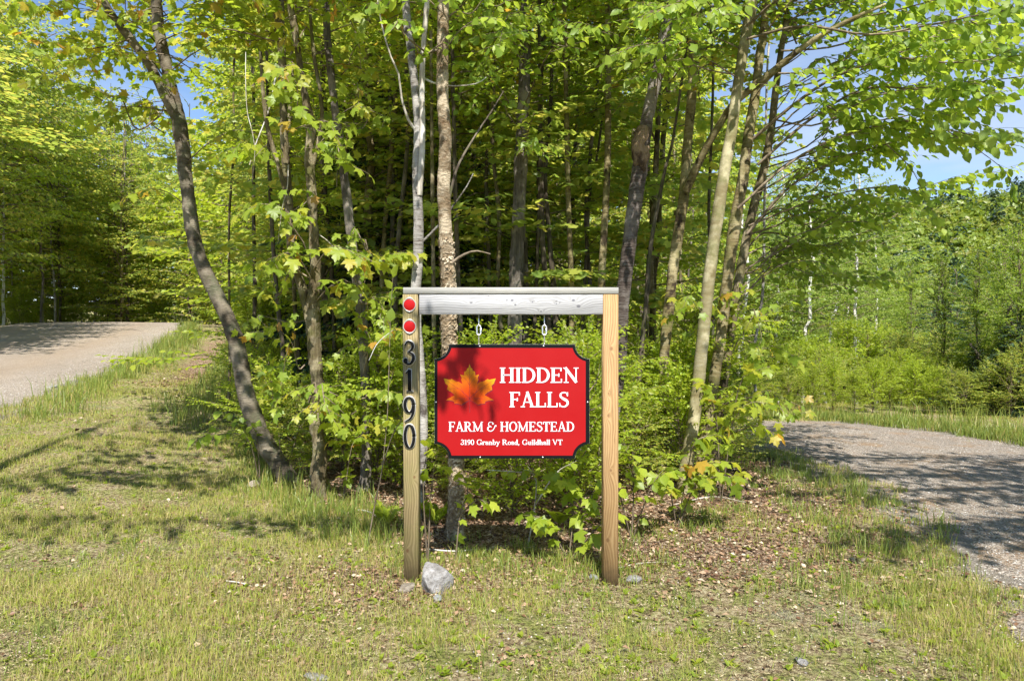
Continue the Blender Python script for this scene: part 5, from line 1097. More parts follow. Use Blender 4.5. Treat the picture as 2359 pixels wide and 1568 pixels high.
for px, D, yt in ((2140, 25, 610), (2105, 27, 690), (2190, 28, 620), (2010, 27, 790), (2172, 26, 720), (2235, 28, 690), (2300, 31, 610), (2075, 28, 750), (2420, 12.9, 560), (2290, 13.4, 790), (2490, 12.5, 520), (2345, 13.0, 700), (2235, 13.8, 850), (2385, 12.6, 760)):
    s_ = (EYE + (784 - yt) / F * D - float(full_h(at(px, D), D))) / 9.6
    bg_tree(at(px, D), D, ('hemlock', 0), 'dark', 'dark spruce rising from the hollow below the hill' if D > 20 else 'dark evergreen among the bright saplings on the far verge', 'dark spruces below the hill' if D > 20 else 'evergreens on the far verge', name='spruce_tree', zc=.2, cs=s_ * 1.35, cz=s_, th=s_, ts=1.0, cat='evergreen')
# bright saplings and bushes along the far verge of the driveway
lab = ['lime green rounded', 'dark green', 'loose yellow-green', 'upright leafy']
i = 0
for px in np.linspace(1735, 2480, 50):
    px = float(px + rng.uniform(-14, 14)); row = i % 3; D = 13.4 + row * 1.7 + rng.uniform(-.3, .5) - .0018 * max(0, px - 2100) * 2
    ytop = np.interp(px, [1750, 1900, 2150, 2300, 2450], [870, 845, 850, 840, 760]) - row * 38 + rng.uniform(-30, 30); g_ = float(full_h(at(px, D), D))
    s_ = max(.3, (EYE + (784 - ytop) / F * D - g_) / 2.75); key = 'bushdark' if (i * 7) % 10 < (3 if px < 2150 else 5) else 'bush'
    bg_tree(at(px, D), D, (key, i % 3), 'dark', (ORD[(i // 3) % 20] + '%s bush in the %s row of the far verge, from the driveway bend' % ('dark green' if key == 'bushdark' else 'lime green', ['front', 'middle', 'back'][row])).strip(), 'bushes along the far verge', name='bush', zc=.0, cs=s_ * rng.uniform(1.0, 1.3), cz=s_, ts=.15, th=.1 * s_, cat='bush'); i += 1
for i, (px, D, h_) in enumerate(((2170, 15.5, .36), (2250, 14.5, .36), (2340, 13.2, .38), (2090, 18, .40), (2310, 16.5, .44), (2440, 14, .50))):
    bg_tree(at(px, D), D, ('aspen', i % 3), 'dark', 'young leafy tree above the far verge bushes, %s' % ['beside the dark spruces', 'over the tall weeds', 'near the end of the verge', 'set back in the hollow', 'set back behind the weeds', 'outermost of the verge'][i], 'young trees on the far verge', name='young_tree', zc=.4, cs=h_ * 1.1, cz=h_, ts=.3, th=h_ * .9)
# undergrowth on the front and sides of the woods
und = [(-2.0, 7.1), (-1.7, 6.8), (-1.0, 6.3), (-.5, 6.0), (.15, 5.8), (.7, 5.9), (1.1, 6.2), (1.6, 6.5), (2.1, 7.0), (-.2, 7.4), (.8, 7.6), (1.5, 7.7), (2.4, 7.5), (-2.7, 7.7), (-1.3, 6.6), (-3.2, 8.9), (0.0, 5.3), (.45, 5.2), (-2.9, 8.3), (-3.5, 9.6), (-1.5, 7.4), (-2.4, 7.6), (-.9, 7.0), (-.2, 6.6), (.5, 6.9), (1.2, 6.8), (1.9, 7.2), (2.5, 7.9), (3.0, 8.9), (-4.2, 11.5), (-5.2, 14), (-6.3, 17), (-8.0, 21), (-9.6, 25), (-11.4, 29), (2.8, 10.2), (1.6, 8.6), (.2, 8.3), (-1.2, 8.9), (-12.6, 32), (-6.8, 19.2), (-8.8, 23), (-4.7, 12.8), (-3.1, 10.6), (-2.2, 9.3), (-3.9, 10.3), (-4.3, 13.5)]
for i, (x, y) in enumerate(und):
    s_ = .42 + .12 * (i % 3) + (.25 if y > 10 else 0); k_ = ['bushdark', 'bush', 'bush'][i % 3]
    bg_tree(x, y, (k_, i % 3), 'dark', near_label('low leafy shrub', x, y) if y < 10 else near_label('far shrub above the ditch', x, y), 'undergrowth shrubs at the foot of the woods' if y < 10 else 'shrubs on the woods edge above the ditch', name='shrub', zc=.0, cs=s_, cz=s_ * .8, ts=.1, th=.08, cat='shrub')
# trees beside and behind the photographer that shade the grass and the road
for i, (y, k_) in enumerate(((12.5, 0), (17.0, 1), (21.5, 2))):
    bg_tree(road_edge(y) - 8.6, y, ('far', k_), 'grey', ORD[i] + 'tall tree at the very edge of the dirt road, its crown over the gravel', 'trees leaning over the dirt road', zc=5.4, cs=1.4, cz=.4, ts=1.4, th=1.2)

# ------------------------------------------------------------------ forest on the hill
def hill_forest():
    rng = np.random.default_rng(31); V = []; Tt = []; ti = []; n0 = 0; V2 = []; T2 = []; t2 = []; n2 = 0
    v0, tr0 = TPL['rhomb']
    N = 2300
    for i in range(N):
        D = 86 + 190 * rng.random() ** .8; px = rng.uniform(1620, 2560) if rng.random() < .8 else rng.uniform(300, 1700)
        x = at(px, D); z = float(full_h(x, D)); con = rng.random() < (.27 if vnoise(px / 60, D / 14, 1.0, 3) > .5 else .08)
        h = rng.uniform(7, 13) * (1.25 if con else 1); r = h * (.20 if con else rng.uniform(.32, .46)); k_ = 120 if px > 1600 else 40
        if con:
            u = rng.random(k_) ** .8; a = rng.uniform(0, 6.28, k_); rad = r * (1 - u) + .3; c = np.stack([x + rad * np.cos(a), D + rad * np.sin(a), z + h * (.1 + .95 * u)], 1); sz = rng.uniform(.7, 1.3, k_)
            Tn = nrm(np.stack([np.cos(a), np.sin(a), np.full(k_, -.5)], 1))
        else:
            d = nrm(rng.normal(0, 1, (k_, 3))); d[:, 2] = np.abs(d[:, 2]) * 1.0 - .25; rad = r * rng.uniform(.65, 1.05, (k_, 1)); lump = 1 + .25 * np.sin(d[:, :1] * 5 + i) * np.cos(d[:, 1:2] * 4 + i * 2)
            c = np.array([x, D, z + h * .62]) + d * rad * lump * np.array([1, 1, 1.15]); sz = rng.uniform(.7, 1.5, k_); Tn = nrm(np.cross(d, rng.normal(0, 1, (k_, 3))) + .2 * d)
        Nn = leaf_frames(rng, Tn, .7) if con else nrm(d + rng.normal(0, .35, (k_, 3)))
        if not con: Nn = nrm(Nn - Tn * (Nn * Tn).sum(1, keepdims=True))
        G_ = leaves_geo('rhomb', c, Tn, Nn, sz * (D / 150) ** .5)
        tt = np.repeat((rng.random() * .75 + rng.random(k_) * .25), 4)
        if con: V2.append(G_[0]); T2.append(G_[1] + n2); n2 += len(G_[0]); t2.append(tt)
        else: V.append(G_[0]); Tt.append(G_[1] + n0); n0 += len(G_[0]); ti.append(tt)
    o = mesh_obj('hillside_forest', np_mesh('hf', np.vstack(V), np.vstack(Tt), M['far'], tint=np.concatenate(ti))); tag(o, 'bright green spring forest covering the far hill', 'forest', kind='stuff')
    o = mesh_obj('hillside_conifers', np_mesh('hc', np.vstack(V2), np.vstack(T2), M['farneedle'], tint=np.concatenate(t2))); tag(o, 'dark conifers scattered through the forest on the far hill', 'forest', kind='stuff')
hill_forest()

# ------------------------------------------------------------------ grass, straw, dead leaves, gravel: nobody could count them
def sample_lawn(rng, n, dmin=2.5, dmax=16, p=1.0):
    """points in front of the camera, denser near it"""
    u = rng.random(n); a = dmin ** (2 - p); b = dmax ** (2 - p)
    D = (a + u * (b - a)) ** (1 / (2 - p)); x = rng.uniform(-.84, .84, n) * D
    return x, D
def off_roads(x, y, m=0.0):
    return (x > road_edge(y) + m - (vnoise(x, y, .5, 9) - .5) * .8) & (drive_mask(x, y) < -m + (vnoise(x, y, .45, 8) - .5) * .9)
def blades(rng, x, y, h, w, lean, tint, name, mat, label, seg=2, az=None):
    n = len(x); z = full_h(x, y) - .004; az = rng.uniform(0, 6.28, n) if az is None else az; b = np.stack([np.cos(az), np.sin(az), np.zeros(n)], 1)
    la = rng.uniform(0, 6.28, n); ld = np.stack([np.cos(la), np.sin(la), np.zeros(n)], 1) * (lean * rng.uniform(.3, 1.5, n))[:, None]
    p0 = np.stack([x, y, z], 1); up = np.array([0, 0, 1.0])
    hc = h / np.sqrt(1 + (ld ** 2).sum(1))
    m1 = p0 + ld * (hc * .35)[:, None] + up * (hc * .6)[:, None]; tp = p0 + ld * hc[:, None] + up * hc[:, None] * (1 - .15 * lean[:, None])
    hw = (w / 2)[:, None]
    V = np.stack([p0 - b * hw, p0 + b * hw, m1 - b * hw * .8, m1 + b * hw * .8, tp], 1).reshape(-1, 3)
    i = (np.arange(n) * 5)[:, None]
    T_ = np.concatenate([i + np.array([0, 1, 3]), i + np.array([0, 3, 2]), i + np.array([2, 3, 4])], 1).reshape(-1, 3)
    o = mesh_obj(name, np_mesh(name, V, T_, mat, tint=np.repeat(tint, 5))); tag(o, label, 'grass', kind='stuff'); return o
rng = np.random.default_rng(101)
def green_field(x, y):
    g = .62 * vnoise(x, y, .75, 11) + .38 * vnoise(x, y, .23, 12)
    g = g + .10 * smooth01((-x - .5) / 2.5) - .16 * smooth01((x - .2) / 1.5) * smooth01((5.5 - y) / 1.5) * smooth01((2.6 - x) / 1) 
    return g
# short lawn
x, y = sample_lawn(rng, 520000, 2.45, 17, 1.35)
g = green_field(x, y); isl = island(x, y); keep = off_roads(x, y) & (isl < .2 + (vnoise(x, y, .4, 13) - .5) * 1.2)
lr = np.exp(-(((x - 2.2) / .8) ** 2 + ((y - 6.0) / 1.5) ** 2)) * .85 + .8 * np.exp(-(((x - .8) / .9) ** 2 + ((y - 4.7) / .5) ** 2)) + .7 * np.exp(-(((x + .9) / .7) ** 2 + ((y - 4.05) / .4) ** 2))
prob = np.clip(.26 + 2.5 * (g - .42), .06, 1) * np.clip(1 - lr, .08, 1); keep &= rng.random(len(x)) < prob
x, y, g = x[keep], y[keep], g[keep]; n = len(x); sc_ = (y / 3.2) ** .55
straw = rng.random(n) < np.clip(.42 - 1.1 * (g - .42), .08, .65)
tint = np.where(straw, rng.uniform(0, .3, n), rng.uniform(.33, .98, n))
h = np.where(straw, rng.uniform(.012, .035, n), rng.uniform(.02, .062, n) * (.5 + 1.3 * g)); lean = np.where(straw, rng.uniform(.8, 3.5, n), rng.uniform(.15, .9, n))
h = np.where(straw, h * np.sqrt(1 + lean ** 2), h)
blades(rng, x, y, h, rng.uniform(.0016, .0034, n) * sc_, lean, tint, 'lawn_grass', M['grass'], 'short sparse lawn grass mixed with dry straw')
# tussocks and tall grass along the edge of the woods, round the posts, on the verges
cx, cyy_, ch, cn = [], [], [], []
def tuss(x, y, h, n_): cx.append(x); cyy_.append(y); ch.append(h); cn.append(n_)
for i in range(560):
    x = rng.uniform(-5.2, 3.2); y = np.interp(x, FX, FY) + rng.normal(-.1, .3)
    if x > .9 and rng.random() < .6: continue
    if abs(x) < .62 and rng.random() < .25: continue
    tuss(x, y, rng.uniform(.07, .19) * (1.2 if -2.6 < x < -.9 else .62), rng.integers(12, 30))
for i in range(620):                                    # along the ditch, both banks
    y = rng.uniform(9, 30); x = road_edge(y) + (rng.normal(.6, .22) if rng.random() < .5 else rng.normal(2.7, .3)); tuss(x, y, rng.uniform(.12, .34) * (1 + y / 60), rng.integers(16, 30))
for i in range(900):                                    # scattered on the lawn
    x, y = (a[0] for a in sample_lawn(rng, 1, 2.6, 11, 1.0))
    if island(x, y) < 0 and off_roads(np.array([x]), np.array([y]))[0]: tuss(x, y, rng.uniform(.035, .10) * (1 + .3 * (x > 1.2)), rng.integers(10, 26))
for i in range(150):                                    # between lawn and driveway
    y = rng.uniform(3.6, 8.6); x = np.interp(y, DLs[:, 1], DLs[:, 0]) - abs(rng.normal(.55, .35)); tuss(x, y, rng.uniform(.05, .15), rng.integers(14, 30))
for i in range(760):                                    # far verge
    t = rng.random(); p = DRs[int(70 + t * 85)] ; off = abs(rng.normal(.15, .5)); x = p[0] + off * .8; y = p[1] + off * .7; tuss(x, y, rng.uniform(.10, .22) + (.25 if off > .9 else 0), rng.integers(18, 34))
for x, y in ((.6, 4.15), (.66, 4.2), (-.5, 4.12), (-.66, 4.1), (.2, 4.4), (.3, 4.35), (-.1, 4.45), (.4, 4.3), (.1, 4.3), (-.3, 4.3), (0, 4.2), (.5, 4.25)):
    tuss(x, y, .11, 24); tuss(x + .06, y - .12, .06, 24)
cx, cyy_, ch, cn = map(np.array, (cx, cyy_, ch, cn)); ok = off_roads(cx, cyy_, -.1); cx, cyy_, ch, cn = cx[ok], cyy_[ok], ch[ok], cn[ok]
rad = np.repeat(.02 + ch * .22, cn); X = np.repeat(cx, cn) + rng.normal(0, 1, cn.sum()) * rad; Y = np.repeat(cyy_, cn) + rng.normal(0, 1, cn.sum()) * rad; n = len(X)
dens = np.clip(Y / 3.2, 1, 6)
blades(rng, X, Y, np.repeat(ch, cn) * rng.uniform(.45, 1.25, n), rng.uniform(.003, .0055, n) * dens ** .6, rng.uniform(.05, .75, n), np.clip(np.repeat(rng.random(len(cx)) * .5, cn) + rng.random(n) * .5, 0, .99), 'grass_tufts', M['tallgrass'], 'taller grass tufts along the woods edge, the posts and the verges')
# dandelion-like and plantain weeds: rosettes of broad leaves
LV = Leaves()
for i in range(2600):
    x, y = (a[0] for a in sample_lawn(rng, 1, 2.6, 9, 1.1))
    if island(x, y) > .2 or not off_roads(np.array([x]), np.array([y]))[0] or rng.random() > .35 + green_field(x, y) * .8: continue
    k_ = rng.integers(4, 9); a = rng.uniform(0, 6.28, k_); e = rng.uniform(.15, .8, k_)
    T_ = nrm(np.stack([np.cos(a) * np.cos(e), np.sin(a) * np.cos(e), np.sin(e)], 1)); LV.add(np.tile([x, y, float(full_h(x, y)) + .003], (k_, 1)) + rng.normal(0, .008, (k_, 3)) * [1, 1, .2], T_, leaf_frames(rng, T_, .15), rng.uniform(.016, .042, k_))
o = mesh_obj('lawn_weeds', leaf_mesh('weeds', 'narrow', LV.arr(), M['lime'], rng)); tag(o, 'small broad-leaved weeds scattered through the lawn', 'weeds', kind='stuff')
# dead leaves
def litter(name, x, y, size, label, lift=.0, kind='rhomb'):
    n = len(x); z = full_h(x, y) + rng.uniform(.002, .02, n) + lift
    a = rng.uniform(0, 6.28, n); T_ = nrm(np.stack([np.cos(a), np.sin(a), rng.normal(0, .28, n)], 1)); N_ = leaf_frames(rng, T_, .45)
    o = mesh_obj(name, leaf_mesh(name, kind, (np.stack([x, y, z], 1), T_, N_, size), M['litter'], rng)); tag(o, label, 'dead leaves', kind='stuff')
x, y = sample_lawn(rng, 190000, 2.6, 17, 1.15); isl = island(x, y)
lr = np.exp(-(((x - 2.2) / .9) ** 2 + ((y - 6.0) / 1.6) ** 2)) * .9 + .9 * np.exp(-(((x - .8) / 1.0) ** 2 + ((y - 4.6) / .55) ** 2)) + .9 * np.exp(-(((x + .9) / .8) ** 2 + ((y - 4.0) / .45) ** 2))
dd = np.exp(-((x - road_edge(y) - 1.7) / .42) ** 2) * (y > 12)
pr_ = np.clip(smooth01(isl / .8 + .5) * (1 - .8 * smooth01((3.4 - (x - road_edge(y))) / .6) * smooth01((y - 9) / 3)) + lr + dd * 1.2 + .012 + .22 * smooth01((vnoise(x, y, .5, 21) - .66) / .15), 0, 1); keep = (rng.random(len(x)) < pr_) & off_roads(x, y, -.1) & (isl < 7)
x, y = x[keep], y[keep]; litter('dead_leaves', x, y, rng.uniform(.012, .036, len(x)) * (y / 4) ** .35 * np.where(rng.random(len(x)) < .06, 1.5, 1), 'brown dead leaves lying under the trees and round the posts')
x, y = sample_lawn(rng, 170000, 2.5, 10, 1.5); keep = off_roads(x, y, -.1) & (island(x, y) < .6) & (rng.random(len(x)) < .25 + 1.3 * np.clip(vnoise(x, y, .35, 31) - .25, 0, 1)); x, y = x[keep], y[keep]
M['thatch'] = leaf_mat('thatch', [(0.0, (.07, .045, .03)), (0.3, (.22, .16, .09)), (0.55, (.42, .34, .20)), (0.8, (.55, .47, .31)), (1.0, (.30, .17, .10))], trans=0.1, tmul=1.0, gloss=0.2)
_l = M['litter']; M['litter'] = M['thatch']; litter('dry_thatch', x, y, rng.uniform(.007, .024, len(x)), 'bits of dry straw and thatch lying in the lawn', lift=-.004, kind='needle'); M['litter'] = _l
# pebbles
def pebbles(name, x, y, s, mat, label, z=None):
    n = len(x); z = (full_h(x, y) if z is None else z)
    oc = np.array([(1, 0, 0), (-1, 0, 0), (0, 1, 0), (0, -1, 0), (0, 0, .7), (0, 0, -.5)], float); tr = np.array([(0, 2, 4), (2, 1, 4), (1, 3, 4), (3, 0, 4)])
    a = rng.uniform(0, 6.28, n); c_, s_ = np.cos(a), np.sin(a); o3 = oc[None] * rng.uniform(.6, 1.2, (n, 6, 1)) * s[:, None, None]
    V = np.stack([o3[..., 0] * c_[:, None] - o3[..., 1] * s_[:, None] * .7, o3[..., 0] * s_[:, None] + o3[..., 1] * c_[:, None] * .7, o3[..., 2]], -1) + np.stack([x, y, z], 1)[:, None]
    o = mesh_obj(name, np_mesh(name, V.reshape(-1, 3), (tr[None] + (np.arange(n) * 6)[:, None, None]).reshape(-1, 3), mat, tint=np.repeat(rng.random(n), 6))); tag(o, label, 'gravel', kind='stuff')
k = NT('pebble'); at_ = k.n('ShaderNodeAttribute', attribute_name='tint'); k.bsdf(k.ramp(at_.outputs['Fac'], [(0, (.10, .085, .07)), (.4, (.27, .24, .21)), (.8, (.42, .39, .36)), (1, (.58, .56, .53))]), .9); M['pebble'] = k.m
x, y = sample_lawn(rng, 60000, 2.4, 11, 1.3); dm = drive_mask(x, y); keep = dm > -.5 + rng.random(len(x)) * .5; x, y = x[keep], y[keep]
pebbles('driveway_gravel', x, y, rng.uniform(.003, .010, len(x)), M['pebble'], 'loose grey gravel on the driveway', z=np.where(drive_mask(x, y) > .05, drive_h(x, y) + .013, full_h(x, y)))
x, y = rng.uniform(-14, -5, 30000), rng.uniform(7, 26, 30000); d = x - road_edge(y); keep = (d > -1.6) & (d < .5) & (rng.random(len(x)) < np.exp(-((d + .4) / .7) ** 2)); x, y = x[keep], y[keep]
pebbles('roadside_gravel', x, y, rng.uniform(.006, .017, len(x)), M['pebble'], 'loose gravel along the edge of the dirt road', z=np.where(x < road_edge(y) - .15, road_h(x, y) + .013, full_h(x, y)))
x, y = sample_lawn(rng, 5000, 2.5, 8, 1.2); keep = (island(x, y) < .3) & (drive_mask(x, y) < 0) & (green_field(x, y) < .5); x, y = x[keep], y[keep]
pebbles('lawn_pebbles', x, y, rng.uniform(.003, .009, len(x)), M['pebble'], 'small stones and chips in the bare patches of the lawn')

# ------------------------------------------------------------------ rocks, sticks
def rock_mat(name, a, b, c):
    k = NT(name); v = k.coord('Object'); n1 = k.noise(v, 2.2, 6, .65); n2 = k.noise(v, 7, 6, .75)
    col = k.ramp(n1, [(.3, a), (.5, b), (.7, c)]); col = k.mix(k.ramp(n2, [(.35, .6), (.5, 0.0)]), col, tuple(q * .5 for q in a))
    k.bsdf(col, .85, k.bump(k.math('ADD', n1, k.math('MULTIPLY', n2, .6)), .9, .02), .3); return k.m
M['rock'] = rock_mat('rock_grey', (.15, .14, .13), (.30, .285, .275), (.47, .465, .465)); M['rock_tan'] = rock_mat('rock_tan', (.16, .13, .10), (.30, .255, .20), (.42, .375, .315)); M['rock_blue'] = rock_mat('rock_blue', (.18, .19, .185), (.32, .335, .33), (.46, .475, .47))
def rock(name, loc, sc, mat, label, seed, rz=0):
    import bmesh
    bm = bmesh.new(); bmesh.ops.create_icosphere(bm, subdivisions=4, radius=1); r_ = np.random.default_rng(seed); pl_ = nrm(r_.normal(0, 1, (13, 3))); off = r_.uniform(.60, .90, 13)
    for v in bm.verts:
        p = np.array(v.co)
        for q_, o_ in zip(pl_, off):
            d = p @ q_ - o_
            if d > 0: p = p - q_ * d * .96
        p = p * (1 + .03 * math.sin(p[0] * 9 + seed) * math.sin(p[1] * 8) + .015 * math.sin(p[2] * 21 + p[0] * 13)); v.co = p
    me = bpy.data.meshes.new(name); bm.to_mesh(me); bm.free(); me.materials.append(mat)
    me.polygons.foreach_set('use_smooth', np.ones(len(me.polygons), bool))
    o = mesh_obj(name, me, None, loc); o.scale = sc; o.rotation_euler = (0.1, 0.05, rz); tag(o, label, 'rock'); return o
def gp(px, py, D=None):
    D = D or F * EYE / (py - 784); x = (px - 1179.5) / F * D; return x, D
for px, py, s_, m_, lab_, sd_ in (
    (1002, 1365, (.112, .095, .125), 'rock', 'grey faceted rock leaning against the foot of the number post, largest of all', 26),
    (938, 1362, (.066, .05, .030), 'rock_tan', 'flat tan stone half buried just left of the number post foot', 4),
    (1008, 1388, (.034, .03, .022), 'rock_blue', 'small pale stone in front of the grey rock', 5),
    (1368, 1330, (.032, .028, .022), 'rock_blue', 'pale blue stone in grass left of the plain post foot', 6),
    (1460, 1335, (.060, .04, .026), 'rock', 'low light grey stone right of the plain post foot', 7),
    (1848, 1528, (.042, .03, .018), 'rock', 'small pale stone alone in the lawn before the driveway', 8),
    (728, 1562, (.06, .04, .018), 'rock', 'flat grey stone sunk in the lawn at the bottom of the view', 9),
    (222, 935, (.10, .06, .03), 'rock', 'pale flat stone where the gravel shoulder meets the grass', 10),
    (585, 1130, (.07, .06, .05), 'rock_tan', 'pinkish stone in the grass before the S-bent trunk', 11)):
    if py < 1000: x_, y_ = (-8.0, 11.9)
    else: x_, y_ = gp(px, py)
    rock('rock' if s_[0] > .05 else 'stone', (x_, y_ if py != 1365 else 3.86, float(full_h(x_, y_)) + s_[2] * .42), s_, M[m_], lab_, sd_, rz=sd_)
def stick(pts, r, label, mat='deadwood', D=None):
    Q = []
    for px, py, lift in pts:
        x_, y_ = gp(px, py); Q.append((x_, y_, float(full_h(x_, y_)) + r + lift))
    Q = np.array(Q); c = Q[0].copy(); G = Geo(); A, rr = dense(Q - c, np.linspace(r, r * .5, len(Q)), .04); G.tube(A, rr, 6, np.random.default_rng(int(pts[0][0])), .15)
    o = mesh_obj('stick', G.mesh('stick', M[mat]), None, c); tag(o, label, 'stick')
stick([(522, 1345, 0), (552, 1352, .01), (580, 1356, 0)], .006, 'short pale stick lying on the lawn left of the number post')
stick([(1410, 1310, 0), (1480, 1296, .01), (1540, 1290, 0)], .004, 'thin dry twig lying among brown leaves right of the plain post')
stick([(985, 1262, 0), (1050, 1275, .02), (1100, 1262, .0)], .007, 'dark twig on the leaves behind the grey rock')
stick([(812, 1180, 0), (850, 1195, .02), (885, 1210, 0)], .009, 'pale broken branch on the ground by the furrowed trunk')
stick([(1545, 1170, 0), (1640, 1150, .02), (1720, 1155, 0)], .006, 'long thin twig across the brown leaves under the birch clump')

# ------------------------------------------------------------------ saplings, ferns and seedlings in front of the trees
def sapling(name, D, stems, kind, mat, size, label, cat, gap=.06, tw_gap=.10, tw_len=.35, limit=250, droop=.8, r=.006, smat='twig', group=None, tilt=.45):
    rng = np.random.default_rng(int(stems[0][0][0]) + int(D * 10)); p = stems[0][0]; x_ = (p[0] - 1179.5) / F * D; base = np.array([x_, D, float(full_h(x_, D))])
    root = empty(name, base, label, cat, group); LV = Leaves()
    for st in stems:
        Q = np.array([P(a, b, D + dd_) for a, b, dd_ in st]) - base
        if st is stems[0] or st[0][:2] == p[:2]: Q[0] = (Q[0][0], Q[0][1], -.03)
        Q = resample(Q, max(8, len(st) * 3)); G = Geo(); branch(rng, LV, G, None, None, 1, size, gap, tw_gap, r, True, tw_len, droop, tilt, path=Q)
        mesh_obj('stem', G.mesh('stem', M[smat]), root)
    leaf_parts(root, kind, LV.arr(), mat, rng, limit)
    return root
sapling('sapling', 4.7, [[(845, 1235, 0), (862, 1170, 0), (880, 1080, 0), (892, 960, 0), (896, 850, .05), (900, 720, .1), (905, 640, .1)], [(882, 1070, 0), (905, 1000, -.1), (930, 960, -.2)]], 'oval', M['lime'], .085, 'thin pale curving sapling left of the number post with few bright leaves', 'sapling', tw_gap=.22, gap=.08, tw_len=.16, limit=120, smat='twig', r=.0055)
sapling('sapling', 4.35, [[(985, 1240, 0), (992, 1150, 0), (1000, 1080, -.05), (1010, 1030, -.1)], [(985, 1240, 0), (975, 1120, -.1), (985, 1030, -.15)]], 'oval', M['lime'], .075, 'leafy seedling close behind the number post foot', 'sapling', tw_gap=.14, gap=.06, tw_len=.3, limit=160)
sapling('sapling', 4.4, [[(1048, 1240, 0), (1060, 1185, 0), (1078, 1130, 0), (1060, 1085, -.1)], [(1060, 1185, 0), (1100, 1150, -.1), (1120, 1160, -.15)]], 'maple', M['lime'], .075, 'small bright seedling at the foot of the peeling trunk', 'sapling', tw_gap=.12, gap=.055, tw_len=.35, limit=160)
sapling('sapling', 4.75, [[(1215, 1240, 0), (1235, 1140, 0), (1228, 1090, 0), (1200, 1080, -.1)], [(1235, 1160, 0), (1280, 1090, 0), (1330, 1060, -.05)], [(1228, 1090, 0), (1170, 1085, -.05), (1120, 1082, -.1)]], 'oval', M['lime'], .06, 'twiggy low shrub under the hanging sign with small yellow-green leaves', 'shrub', tw_gap=.08, gap=.045, tw_len=.3, limit=280, smat='deadwood')
sapling('sapling', 4.5, [[(1310, 1270, 0), (1320, 1180, 0), (1310, 1120, -.05), (1290, 1100, -.1)], [(1310, 1270, 0), (1345, 1180, -.05), (1370, 1130, -.1)], [(1310, 1270, 0), (1370, 1220, -.15), (1410, 1190, -.2)], [(1310, 1270, 0), (1260, 1200, -.1), (1230, 1190, -.15)]], 'maple', M['lime'], .095, 'big-leaved maple seedling under the sign beside the plain post', 'sapling', tw_gap=.06, gap=.06, tw_len=.4, limit=280)
sapling('sapling', 4.9, [[(1455, 1190, 0), (1460, 1110, 0), (1450, 1060, -.1), (1440, 1030, -.1)], [(1455, 1190, 0), (1500, 1120, -.1), (1530, 1090, -.15)], [(1455, 1190, 0), (1425, 1130, -.1), (1405, 1110, -.1)]], 'oval', M['lime'], .085, 'bright leafy seedling just right of the plain post', 'sapling', tw_gap=.055, gap=.05, tw_len=.4, limit=260)
sapling('sapling', 5.2, [[(1560, 1190, 0), (1580, 1110, 0), (1610, 1070, -.1), (1660, 1065, -.2)], [(1560, 1190, 0), (1600, 1120, -.1), (1640, 1100, -.2), (1690, 1100, -.25)], [(1560, 1190, 0), (1540, 1120, -.1), (1510, 1090, -.2)], [(1580, 1110, 0), (1600, 1020, -.1), (1650, 1000, -.1)]], 'maple', M['maple'], .10, 'low maple sapling spreading at the foot of the birch clump', 'sapling', tw_gap=.07, gap=.06, tw_len=.4, limit=280)
sapling('sapling', 6.0, [[(1660, 1110, 0), (1680, 1000, 0), (1720, 930, -.2), (1770, 930, -.3)], [(1680, 1000, 0), (1740, 980, -.2), (1790, 1000, -.3)], [(1660, 1110, 0), (1700, 900, -.1), (1740, 850, -.1)], [(1660, 1110, 0), (1650, 960, -.1), (1620, 880, -.1)]], 'maple', M['maple'], .105, 'leafy maple sapling leaning out to the driveway right of the clump', 'sapling', tw_gap=.12, gap=.075, tw_len=.4, limit=290)
sapling('sapling', 6.6, [[(600, 1090, 0), (590, 1000, 0), (560, 960, -.2), (510, 950, -.3)], [(600, 1090, 0), (570, 1010, -.1), (500, 1000, -.2), (450, 1010, -.3)]], 'oval', M['beech'], .085, 'low leafy shoots at the left side of the S-bent trunk', 'sapling', tw_gap=.12, gap=.06, tw_len=.35, limit=200)
sapling('sapling', 6.9, [[(650, 1090, 0), (640, 980, 0), (620, 900, -.1), (600, 850, -.1)], [(650, 1090, 0), (690, 980, 0), (700, 880, 0)], [(650, 1090, 0), (620, 1000, 0), (590, 940, 0)]], 'maple', M['forest'], .09, 'green maple sapling behind the foot of the S-bent trunk', 'sapling', tw_gap=.11, gap=.07, tw_len=.4, limit=280)
sapling('sapling', 5.9, [[(790, 1140, 0), (795, 1060, 0), (770, 1000, -.1)], [(790, 1140, 0), (810, 1030, -.1), (835, 1000, -.1)]], 'maple', M['maple'], .09, 'yellowish maple seedling between the mossy and furrowed trunks', 'sapling', tw_gap=.12, gap=.07, tw_len=.35, limit=140)
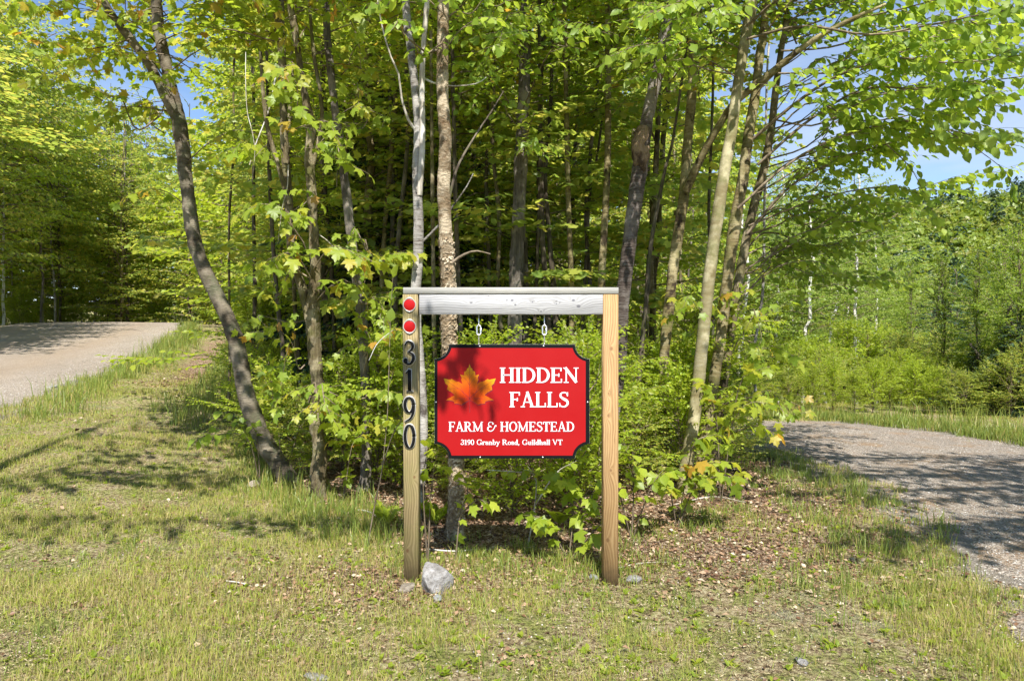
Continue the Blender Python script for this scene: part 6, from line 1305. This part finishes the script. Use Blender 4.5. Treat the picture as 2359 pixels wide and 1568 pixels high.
for k_, (px, py, n_, Lf, lab_) in enumerate(((1005, 1205, 9, .30, 'bright green fern behind the number post'), (892, 1130, 7, .22, 'small fern in the shade left of the number post'), (1290, 1160, 6, .22, 'small fern under the hanging sign'))):
    x_, y_ = gp(px, py); y_ = min(y_, 5.2); x_ = (px - 1179.5) / F * y_; root = empty('fern', (x_, y_, float(full_h(x_, y_))), lab_, 'fern'); rf = np.random.default_rng(60 + k_)
    for i in range(n_):
        a = rf.uniform(0, 6.28); t = np.linspace(0, 1, 16); Lx = Lf * rf.uniform(.8, 1.15)
        c = np.stack([np.cos(a) * Lx * t * .55, np.sin(a) * Lx * t * .55, Lx * (t - .45 * t ** 2.2)], 1); d = nrm(np.gradient(c, axis=0)); sd2 = np.array([-math.sin(a), math.cos(a), 0])
        G = Geo(); G.tube(c, np.linspace(.0022, .0008, 16), 4)
        for s_ in (-1, 1):
            Tn = nrm(sd2 * s_ + d * .35); w = Lx * .26 * np.sin(np.pi * np.clip(t * .9 + .1, 0, 1)) ** .8
            Nn = nrm(np.cross(Tn, d) * -s_); V, tr, _ = leaves_geo('needle', c[2:], Tn[2:], Nn[2:], w[2:] + .004); V2_ = V; G.add(V2_, tr)
        mesh_obj('frond', G.mesh('frond', M['lime'], smooth=False), root)
# dead twigs hanging in the left group
def dead_twig(D, pts, label):
    Q = np.array([P(a, b, D) for a, b, _ in pts]); r = np.array([c for *_, c in pts], float) / F * D / 3.4; base = Q[0].copy(); A, rr = dense(Q - base, r, .05); G = Geo(); G.tube(A, rr, 5)
    return G, base
for D, pts, tree in ((5.5, [(566, 120, 3), (566, 200, 3), (570, 260, 3), (580, 300, 3), (587, 350, 2), (580, 420, 2)], 'curve'), (5.9, [(575, 380, 4), (590, 330, 5), (620, 250, 6), (640, 150, 8)], 'pair'), (5.8, [(640, 560, 2), (650, 480, 3), (662, 430, 4), (664, 380, 4)], 'pair'), (6.0, [(790, 600, 2), (760, 560, 3), (735, 540, 4)], 'pair'), (5.2, [(905, 760, 2), (870, 790, 3), (850, 830, 3)], 'shade')):
    G, b_ = dead_twig(D, pts, ''); rt = T[tree][0]; o = mesh_obj('dead_twig', G.mesh('dt', M['deadwood']), rt, Vector(b_) - rt.location)
